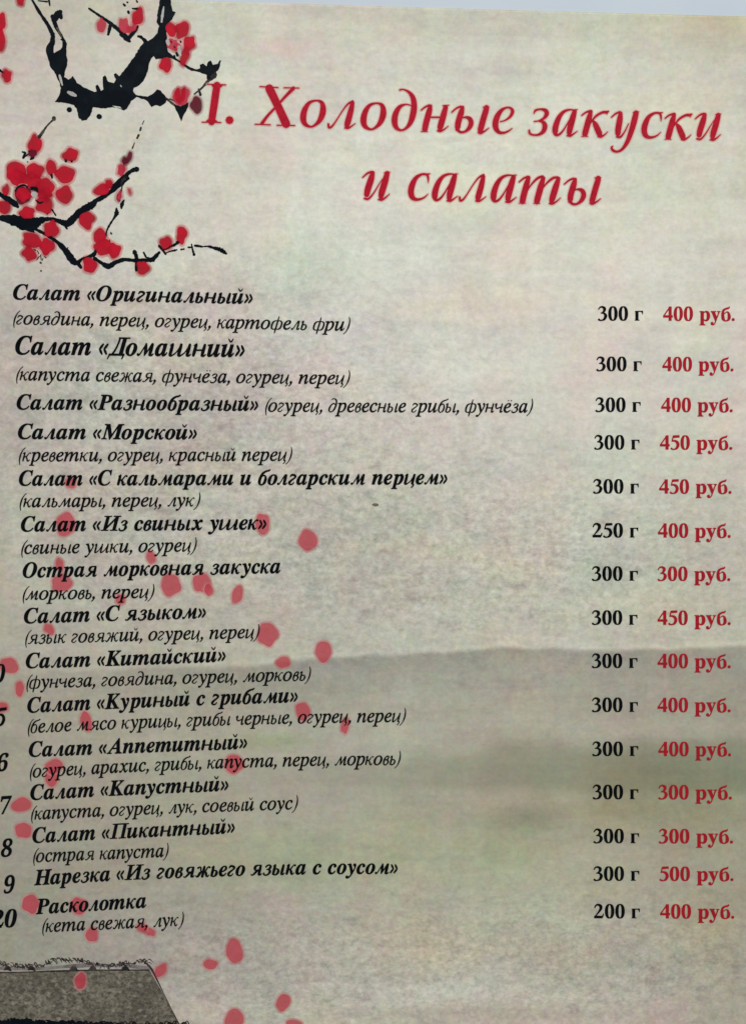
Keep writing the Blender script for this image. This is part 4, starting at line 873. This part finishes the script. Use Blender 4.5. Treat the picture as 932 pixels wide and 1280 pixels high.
# ------------------------------------------------------------------ watercolour dabs
rngp = random.Random(21)
def dab(name, x, y, rx, ry, ang=0, mat='petal', halo=3.2, lift=None, point=0.0, label=None, parent=root):
    """a soft-edged dab: rings from the middle to the faded fringe"""
    n = 26
    ph = [rngp.uniform(0, 6.28) for _ in range(4)]
    am = [rngp.uniform(.02, .06) for _ in range(4)]
    if lift is None:
        wash_step[0] = (wash_step[0] + 1) % 8
        lift = (L_WASH if mat == 'petal' else L_BLOSSOM) + wash_step[0] * 2.5e-6
    a = math.radians(ang)
    if mat != 'petal':
        am = [q * 1.7 for q in am]
    rings = [(0.5, 0, .95), (0.8, 0, .8), (0.93, 0, .58), (1.0, 0, .42), (1.0, .33, .27), (1.0, .7, .16), (1.0, 1.15, 0.0)]
    V, fd = [(x, y)], [1.0]
    for k, extra_, f in rings:
        for i in range(n):
            t = 2 * math.pi * i / n
            r = 1 + sum(am[j] * math.sin((j + 2) * t + ph[j]) for j in range(4))
            if point: r *= 1 + point * max(0, math.cos(t + math.pi / 2)) ** 6
            ux, uy = math.cos(t), math.sin(t)
            lx = (rx * r * k + halo * extra_) * ux
            ly = (ry * r * k + halo * extra_) * uy
            V.append((x + lx * math.cos(a) - ly * math.sin(a), y + lx * math.sin(a) + ly * math.cos(a)))
            fd.append(f)
    V = np.array(V)
    if mat != 'petal':
        # the pale fringe lies under every neighbouring dab, so it is its own layer
        k0 = 1 + 3 * n
        F2 = [(q * n + i, q * n + (i + 1) % n, (q + 1) * n + (i + 1) % n, (q + 1) * n + i) for q in range(3) for i in range(n)]
        fr = at(V[k0:, 0], V[k0:, 1], L_FRINGE + wash_step[0] * 5e-7)
        fr_fd = [f_ for f_ in fd[k0:]]
        rings, V, fd = rings[:4], V[:1 + 4 * n], fd[:1 + 4 * n]
    F = [(0, 1 + (i + 1) % n, 1 + i) for i in range(n)]
    for q in range(len(rings) - 1):
        for i in range(n):
            b0, b1 = 1 + q * n, 1 + (q + 1) * n
            F.append((b0 + i, b0 + (i + 1) % n, b1 + (i + 1) % n, b1 + i))
    o = link(name, at(V[:, 0], V[:, 1], lift), F, M[mat], parent, label, fade=fd)
    if mat != 'petal':
        link('print_fringe', fr, F2, M[mat], o, fade=fr_fd)
    return o

for p in [(88.8,603.8,6,6,0),(82.4,655.3,11,14,0),(188.8,696.5,4.5,8,-12),(77.5,729,12,10,0),(75,706,4,8,-15),(213.8,731.3,12,12.5,0),(150.7,749.3,5,6,20),(61.8,786.6,4.5,7,-45),
          (328.2,654.8,8,12.5,-8),(384.8,675.4,10.5,12.5,0),(252.5,729,10.5,11.5,0),(261,737.5,4.5,7,-20),(296.7,743.1,6,10.5,18),(334.6,793,11.5,14,0),(404.1,814.4,9.5,12,0),
          (353.9,827.8,8.5,6,-12),(378.4,889.1,8,10.5,-15),(431.2,907.2,4,9,8),(11.6,832,11,9,15),(25,861,4.5,9,0),(3,884,7,5,0),(108,901.7,6,12,-12),(68,958,10,8,-20),(65,972,7.5,10,0),
          (27,1006,11.5,8,-18),(29.6,1038,9.5,9,0),(292.5,955,11,11,15),(38.6,1130,10,10.5,0),(98.7,1132.4,9,10,0),(115,1168.5,7,8,0),(178,1159.5,6,4.5,20),(187,1164.5,7,4,30),
          (200.9,1213,5.5,9,40),(100.9,1226,6,10,8),(263,1205.4,8,5.5,0),(293.1,1188.7,9,15.5,-5),(354,1253,7.5,10.5,28),(293,1274,11,12,-10),(367,1281,9,6,0)]:
    dab('petal', *p, halo=3.4)
dab('olive_fleck', 469, 631, 3.0, 0.9, 0, 'petal', 1).data.materials[0] = M['ochre']

def bl(z, s, x, y, rx, ry, ang=0, mat='blossom', name='blossom_petal', halo=3.6, point=0.0):
    q = z([(x, y)])[0]
    dab(name, q[0], q[1], rx / s, ry / s, ang, mat, halo, point=point)
s = 5.825
bl(zA, s, 152, 10, 24, 26, 0); bl(zA, s, 5, 160, 36, 66, 0); bl(zA, s, 2, 300, 32, 90, 5); bl(zA, s, 52, 552, 32, 42, 0)
brush('twig', [zA([(-20,495,20),(5,515,18),(35,535,10)])])
bl(zA, s, 740, 185, 27, 52, 5, 'pale_blossom')
bl(zB, s, 90, 190, 34, 58, -8, 'pale_blossom'); bl(zB, s, 190, 122, 38, 58, 5, 'blossom'); bl(zB, s, 128, 215, 20, 28, 0, 'pale_blossom'); bl(zB, s, 165, 190, 16, 40, 12, 'pale_blossom')
bl(zB, s, 432, 215, 36, 52, -10); bl(zB, s, 512, 218, 44, 62, 12); bl(zB, s, 562, 320, 40, 54, 20); bl(zB, s, 530, 410, 26, 66, 12); bl(zB, s, 440, 325, 38, 40, 0, 'pale_blossom'); bl(zB, s, 478, 345, 22, 28, 0, 'pale_blossom')
bl(zB, s, 392, 470, 42, 50, 0)
bl(zB, s, 505, 705, 54, 66, 0, 'pale_blossom'); bl(zB, s, 482, 700, 24, 50, -8, 'blossom'); bl(zB, s, 520, 690, 16, 50, 5, 'blossom')
bl(zB, s, 615, 765, 38, 58, -10, 'wine', 'flower_bud')
for q in ([(470,385,16),(478,402,20)], [(455,405,12),(460,418,12)], [(500,300,12),(503,308,12)], [(430,300,10),(436,310,10)], [(455,340,9),(460,350,9)]):
    brush('stamen', [zB(q)], lift=L_BLOSSOM + 3.5e-5)
brush('bare_spot', [zB([(405,300,26),(412,325,20)])], M['bare'], lift=L_BLOSSOM + 3e-5)
brush('bare_spot', [zB([(490,345,26),(492,380,24),(500,405,14)])], M['bare'], lift=L_BLOSSOM + 3e-5)
# big blossom and its neighbours
s = 5.82
for x, y, rx, ry, a_ in [(120,430,72,66,-8),(130,480,60,50,0),(255,430,58,56,10),(225,500,80,56,0),(330,550,62,66,0),(330,600,50,40,0),(25,692,52,46,0),(200,735,54,42,0),(45,570,20,40,5),
                         (375,405,38,48,0),(475,455,70,56,10),(470,602,58,58,0),(515,312,50,46,0),(750,562,62,40,-28),(795,525,24,30,10),(632,785,56,56,0),(375,852,48,62,-10),
                         (238,935,76,48,18),(345,978,52,52,0),(215,1030,46,50,-20),(730,910,42,62,-15),(755,985,62,56,0),(832,1008,46,48,0),(655,1112,48,54,0)]:
    bl(zC, s, x, y, rx, ry, a_)
bl(zC, s, 168, 600, 62, 66, 0, 'wine'); bl(zC, s, 172, 600, 50, 54, 0, 'blossom')
bl(zC, s, 325, 678, 62, 54, 0)
bl(zC, s, 255, 238, 42, 70, 8, 'blossom', 'flower_bud'); bl(zC, s, 240, 300, 26, 30, 0, 'wine', 'flower_bud')
bl(zC, s, 885, 425, 22, 38, 15, 'pale_blossom', 'flower_bud'); bl(zC, s, 908, 355, 16, 26, 10, 'wine', 'flower_bud'); bl(zC, s, 870, 610, 12, 34, 12, 'pale_blossom', 'flower_bud')
brush('stamen', [zC([(235,555,26),(262,560,30),(275,575,20)])], lift=L_BLOSSOM + 3.5e-5)
brush('stamen', [zC([(112,575,10),(135,545,14),(175,532,16),(205,548,10)])], lift=L_BLOSSOM + 3.5e-5)
brush('stamen', [zC([(262,640,8),(290,662,14),(315,655,10)])], lift=L_BLOSSOM + 3.5e-5)
brush('bare_spot', [zC([(245,598,34),(258,605,40),(262,618,24)])], M['bare'], lift=L_BLOSSOM + 3.2e-5)
brush('bare_spot', [zC([(110,565,8),(150,528,10),(200,530,8)])], M['fringe'], lift=L_BLOSSOM + 3.2e-5)
bl(zD, 5.825, 70, 190, 24, 40, 10, 'pale_blossom', 'flower_bud'); bl(zD, 5.825, 125, 100, 14, 46, 22, 'wine', 'flower_bud'); bl(zD, 5.825, 92, 125, 12, 20, 0, 'wine', 'flower_bud')
bl(zD, 5.825, 50, 385, 14, 30, 12, 'wine', 'flower_bud'); bl(zD, 5.825, 130, 345, 8, 20, -20, 'pale_blossom', 'flower_bud')
bl(zD, 5.825, 395, 722, 38, 48, 0); bl(zD, 5.825, 508, 662, 35, 58, 5); bl(zD, 5.825, 224, 900, 42, 50, 0)
brush('stamen', [zD([(345,742,18),(372,775,14),(392,800,18)])], lift=L_BLOSSOM + 3.5e-5)
brush('stamen', [zD([(380,770,10),(405,762,10),(425,745,10)])], lift=L_BLOSSOM + 3.5e-5)

# ------------------------------------------------------------------ heading: letters drawn one by one
def T(ox, oy, s): return (ox, oy, s)
z1, z2, z3, z4, z5, z6, z8 = (245,90,7.767), (365,100,7.767), (480,100,7.767), (570,110,7.767), (680,120,7.767), (790,120,7.767), (600,190,5.825)
IOTA = [[(292,190,54),(285,225,58),(262,300,60),(235,400,58),(230,420,46)], [(215,432,22),(238,438,24),(280,415,18),(315,388,10)], [(262,186,14),(316,184,12)]]
KA = [[(362,188,16),(400,160,20),(440,146,24)], [(450,150,36),(432,220,58),(402,330,60),(392,370,58)], [(362,392,12),(418,392,12)],
      [(425,300,14),(455,250,18),(500,195,24),(560,160,26),(598,158,30),(618,150,20)], [(604,176,10),(622,148,10)],
      [(470,240,20),(495,280,52),(530,360,60),(538,375,50)], [(520,392,20),(548,396,24),(585,374,16),(612,348,9)]]
EN = [[(360,292,16),(395,264,20),(435,246,24)], [(448,254,38),(435,310,58),(405,420,60),(394,480,58)], [(360,500,12),(418,500,12)], [(425,362,18),(580,362,18)],
      [(597,262,46),(575,340,60),(545,450,60),(540,470,48)], [(520,492,22),(548,496,24),(588,474,16),(620,448,9)], [(572,250,16),(628,244,10)]]
SOFT = [[(655,312,16),(700,275,20),(742,258,24)], [(760,266,36),(745,320,58),(718,410,60),(712,460,56)], [(738,378,12),(780,362,20),(825,374,42),(842,415,50),(826,462,44),(785,500,26),(740,506,26),(705,478,36)]]
OO = [('closed', [(240,200,20),(290,225,42),(300,300,62),(275,380,52),(230,432,30),(180,454,22),(125,425,46),(108,365,62),(125,285,54),(170,220,34)])]
DE = [[(152,96,20),(185,92,16),(235,115,28),(275,165,48),(290,240,58),(280,330,62),(255,410,50),(215,465,30),(165,488,22),(118,462,44),(100,400,60),(112,325,56),(150,262,40),(205,238,18),(250,244,14),(275,262,10)]]
EL = [[(352,428,22),(358,460,26),(385,452,22),(425,400,16),(485,305,15),(540,235,20),(588,208,26)], [(586,222,40),(570,300,56),(540,410,60),(532,440,52)], [(515,464,22),(545,466,24),(582,445,16),(612,422,9)]]
YE = [[(425,327,14),(470,315,16),(520,280,28),(545,230,36),(528,198,26),(490,190,20),(440,215,36),(400,270,54),(380,335,60),(384,390,54),(415,430,36),(465,434,24),(510,415,18),(540,392,10)]]
ZE = [[(752,246,12),(768,218,24),(815,206,20),(862,218,40),(876,250,46),(850,292,30),(800,318,16),(756,325,14)], [(790,320,12),(835,328,34),(858,365,50),(845,418,44),(800,452,26),(745,456,20),(712,440,24),(706,412,20)]]
AA = [[(298,138,14),(240,134,20),(185,155,32),(140,210,48),(110,290,58),(104,345,56),(115,378,30),(150,368,24),(190,322,18),(235,245,14),(262,190,10)], [(292,150,46),(272,220,60),(248,310,60),(240,360,50)],
      [(222,384,20),(252,386,24),(288,364,16),(318,342,9)], [(300,134,16),(320,132,8)]]
UU = [[(650,206,16),(690,172,20),(730,156,24)], [(738,168,40),(730,230,58),(715,320,60),(712,365,54)], [(700,396,20),(735,398,24),(775,350,16),(815,270,12)],
      [(888,165,54),(870,240,60),(842,340,54),(805,440,44),(755,515,30),(705,540,24),(665,528,28),(650,502,22),(662,488,14)], [(862,160,14),(916,152,8)]]
ES = [[(276,240,10),(274,200,22),(262,170,24),(215,166,24),(160,200,40),(125,265,56),(112,330,58),(125,380,50),(160,402,32),(205,398,22),(242,380,16),(272,352,8)], [(262,168,26),(290,160,10)]]
II_ = [[(608,222,14),(650,186,20),(688,172,24)], [(700,180,38),(684,240,58),(655,330,60),(645,380,52)], [(626,415,22),(660,418,22),(705,370,16),(755,290,12),(790,235,10)], [(832,185,48),(812,260,60),(785,350,60),(775,395,50)], [(755,424,20),(785,426,24),(822,402,16),(852,375,9)], [(808,180,14),(858,174,8)]]
TE = [[(282,218,12),(315,192,16),(345,180,18)], [(350,186,30),(335,240,44),(314,320,46),(306,360,44)], [(282,372,8),(326,372,8)], [(330,300,10),(368,240,14),(415,192,20),(452,178,20)],
      [(458,190,30),(440,250,46),(418,330,46),(410,362,44)], [(388,374,8),(432,374,8)], [(430,300,10),(475,235,14),(525,192,20),(562,184,18)], [(568,194,30),(548,255,46),(525,330,46),(518,355,38)], [(504,374,16),(525,376,18),(558,356,12),(582,334,7)]]
ONE = [[(204,130,74),(178,310,74),(152,485,70)], [(112,119,14),(288,125,14)], [(62,487,14),(240,491,14)], [(165,135,24),(150,124,6)], [(240,140,24),(262,128,6)], [(118,470,24),(95,484,6)], [(190,475,24),(215,487,6)]]
HA = [[(712,160,84),(790,320,78),(875,505,84)], [(622,142,14),(795,151,14)], [(788,517,14),(958,520,14)], [(945,158,40),(880,225,30),(800,312,26)], [(855,153,13),(998,156,13)],
      [(790,325,26),(700,420,28),(640,500,36)], [(575,507,14),(720,513,14)]]
DOT = [[(326,467,80),(327,468,80)]]
heading = [('I', z1, ONE, 0, 0, 1), ('.', z1, DOT, 0, 0, 1), ('Х', z1, HA, 0, 0, 1), ('о', z2, OO, 0, 0, 1), ('л', z2, EL, 0, 0, 1), ('о', z2, OO, 75.2, 3.3, 1),
    ('д', z3, DE, 0, 0, 1), ('н', z3, EN, 0, 0, 1), ('ь', z3, SOFT, 0, 0, 1), ('ı', z4, IOTA, 0, 0, 1), ('е', z4, YE, 0, 0, 1),
    ('з', z4, ZE, 0, 0, 1), ('а', z5, AA, 0, 0, 1), ('к', z5, KA, 0, 0, 1), ('у', z5, UU, 0, 0, 1), ('с', z6, ES, 0, 0, 1), ('к', z5, KA, 104, 3.6, 1), ('и', z6, II_, 0, 0, 1)]
second = [('и', z6, II_, -415.1, 74.7, 1.06), ('с', z6, ES, -291.1, 77.5, 1.03), ('а', z5, AA, -150.3, 81.3, 1.03), ('л', z2, EL, 163.8, 91.3, 0.98), ('а', z5, AA, -77, 82.8, 1.03),
    ('т', z8, TE, 0, 0, 1), ('ь', z3, SOFT, 140.5, 90, 1.0), ('ı', z4, IOTA, 139.5, 88.4, 1.0)]

def letter_polys(item, grow):
    ch, (ox, oy, s), strokes, dx, dy, k = item
    xs = [p[0] for st in strokes for p in (st[1] if st[0] == 'closed' else st)]
    ys = [p[1] for st in strokes for p in (st[1] if st[0] == 'closed' else st)]
    cx, cy = min(xs), max(ys)
    polys = []
    for st in strokes:
        closed = st[0] == 'closed'
        pts = st[1] if closed else st
        q = [(ox + (cx + (x - cx) * k) / s + dx, oy + (cy + (y - cy) * k) / s + dy, w * k / s) for x, y, w in pts]
        polys += stroke_polys(q, closed=closed, n=6, grow=grow, cap=True)
    return polys
for items, lab in ((heading, 'first heading line in crimson italic letters'), (second, 'second heading line in crimson italic letters')):
    for it in items:
        name = 'full_stop' if it[0] == '.' else 'heading_letter'
        lt = flat_part(name, letter_polys(it, -0.15), M['title'], L_TEXT)
        flat_part('print_fringe', letter_polys(it, 1.3), M['fringe'], L_TEXT - 2.5e-5, lt)

# ------------------------------------------------------------------ the list
ROWS = [  # name, its baseline, em, ingredients, baseline, grams, price
 ('Салат «Оригинальный»', [(16.5,374),(240,378),(316,379.6)], 28.5, '(говядина, перец, огурец, картофель фри)', [(17,405),(225,409),(437.6,413.3)], '300 г', '400 руб.'),
 ('Салат «Домашний»', [(19.3,442.6),(112,443.6),(306,446)], 34.5, '(капуста свежая, фунчёза, огурец, перец)', [(20.6,475),(225,477.6),(437.6,480)], '300 г', '400 руб.'),
 ('Салат «Разнообразный»', [(21.1,511.6),(230,512.6),(323,513.3)], 28.5, '(огурец, древесные грибы, фунчёза)', [(331.5,514.3),(450,514.8),(665.9,515.4)], '300 г', '400 руб.'),
 ('Салат «Морской»', [(22.7,548.4),(246.5,548.9)], 28.5, '(креветки, огурец, красный перец)', [(24,576.4),(365.5,575.7)], '300 г', '450 руб.'),
 ('Салат «С кальмарами и болгарским перцем»', [(24,606.8),(240,606),(559,605)], 28.5, '(кальмары, перец, лук)', [(25,633.7),(251,632.5)], '300 г', '450 руб.'),
 ('Салат «Из свиных ушек»', [(26.5,664.2),(235,662.3),(333.3,661.5)], 28.5, '(свиные ушки, огурец)', [(27,692.2),(246.5,688.8)], '250 г', '400 руб.'),
 ('Острая морковная закуска', [(28.8,721.8),(240,718),(350.8,716)], 28.5, '(морковь, перец)', [(28.8,749.6),(193.7,746.8)], '300 г', '300 руб.'),
 ('Салат «С языком»', [(30.4,779),(258,772.3)], 28.5, '(язык говяжий, огурец, перец)', [(32,804.7),(240,799),(325,797)], '300 г', '450 руб.'),
 ('Салат «Китайский»', [(32.7,835),(235,828.4),(282.6,826.4)], 28.5, '(фунчеза, говядина, огурец, морковь)', [(33.5,860.4),(240,854),(389,850)], '300 г', '400 руб.'),
 ('Салат «Куриный с грибами»', [(34.8,890.7),(240,881.6),(372.5,877.4)], 28.5, '(белое мясо курицы, грибы черные, огурец, перец)', [(35.3,916.1),(235,907.6),(507.4,902)], '300 г', '400 руб.'),
 ('Салат «Аппетитный»', [(36.6,945.8),(235,938.2),(309.4,935.4)], 28.5, '(огурец, арахис, грибы, капуста, перец, морковь)', [(37.9,971.8),(235,961.5),(501,955.6)], '300 г', '400 руб.'),
 ('Салат «Капустный»', [(38.6,999.8),(235,990),(286,988)], 28.5, '(капуста, огурец, лук, соевый соус)', [(39.4,1024.5),(225,1016),(373,1011)], '300 г', '300 руб.'),
 ('Салат «Пикантный»', [(41.2,1053.4),(235,1043.6),(294,1041)], 28.5, '(острая капуста)', [(42,1077.5),(211.7,1070.5)], '300 г', '300 руб.'),
 ('Нарезка «Из говяжьего языка с соусом»', [(43,1106.3),(235,1096.3),(497,1092)], 28.5, None, None, '300 г', '500 руб.'),
 ('Расколотка', [(45,1142.4),(183.4,1134)], 28.5, '(кета свежая, лук)', [(53.3,1165),(230.8,1156.5)], '200 г', '400 руб.'),
]
CY = [393, 456, 507, 554, 609, 664, 718, 773, 827, 882, 937, 991, 1046, 1093, 1140]
GXW = [(746.6,803),(744.6,801.2),(743.4,800),(742,798.5),(740.5,797.5),(740,797),(739,796.5),(739,796),(739,796),(739,796.5),(739.5,797),(740,797),(741,798),(741,798.3),(742,799)]
PXW = [(828,917.5),(827,916),(825.5,915),(824,914.5),(823,913.5),(821.5,912.5),(821,912),(821,912.5),(821,912.5),(821,912.5),(822,913),(822,914),(822.5,915.5),(823.5,916),(824.2,917)]
for (nm, bp, em, ing, ip, gr, pr), cy, gx, px_ in zip(ROWS, CY, GXW, PXW):
    run('dish_name', nm, 'BI', bp, em * 0.975, M['black'])
    if ing: run('ingredient_list', ing, 'I', ip, 24.4, M['grey'])
    yb = cy + 7.6
    run('portion_weight', gr, 'B', [(gx[0], yb), (gx[1], yb)], 26.2, M['black'])
    run('price', pr, 'B', [(px_[0], yb + 0.2), (px_[1], yb + 0.4)], 26.2, M['price'])
for txt, x0, x1, yb in [('0', -6.5, 8.2, 853), ('5', -5, 10.4, 907.5), ('6', -3, 12.9, 964), ('7', 2, 17, 1017.5), ('8', 1.8, 17.6, 1071), ('9', 5.3, 20.2, 1116.6), ('20', -10.5, 22.8, 1160.4)]:
    m_ = -0.07
    run('row_number', txt, 'BI', [(x0, yb), (x1, yb + m_ * (x1 - x0))], 33, M['black'])
for txt, x0, x1, yb in [('1', -11, 0.8, 1117.4), ('1', -14, -2, 1072), ('1', -14, -2.2, 1018.4), ('1', -18, -6, 965)]:
    run('row_number', txt, 'BI', [(x0, yb), (x1, yb - 0.8)], 33, M['black'])
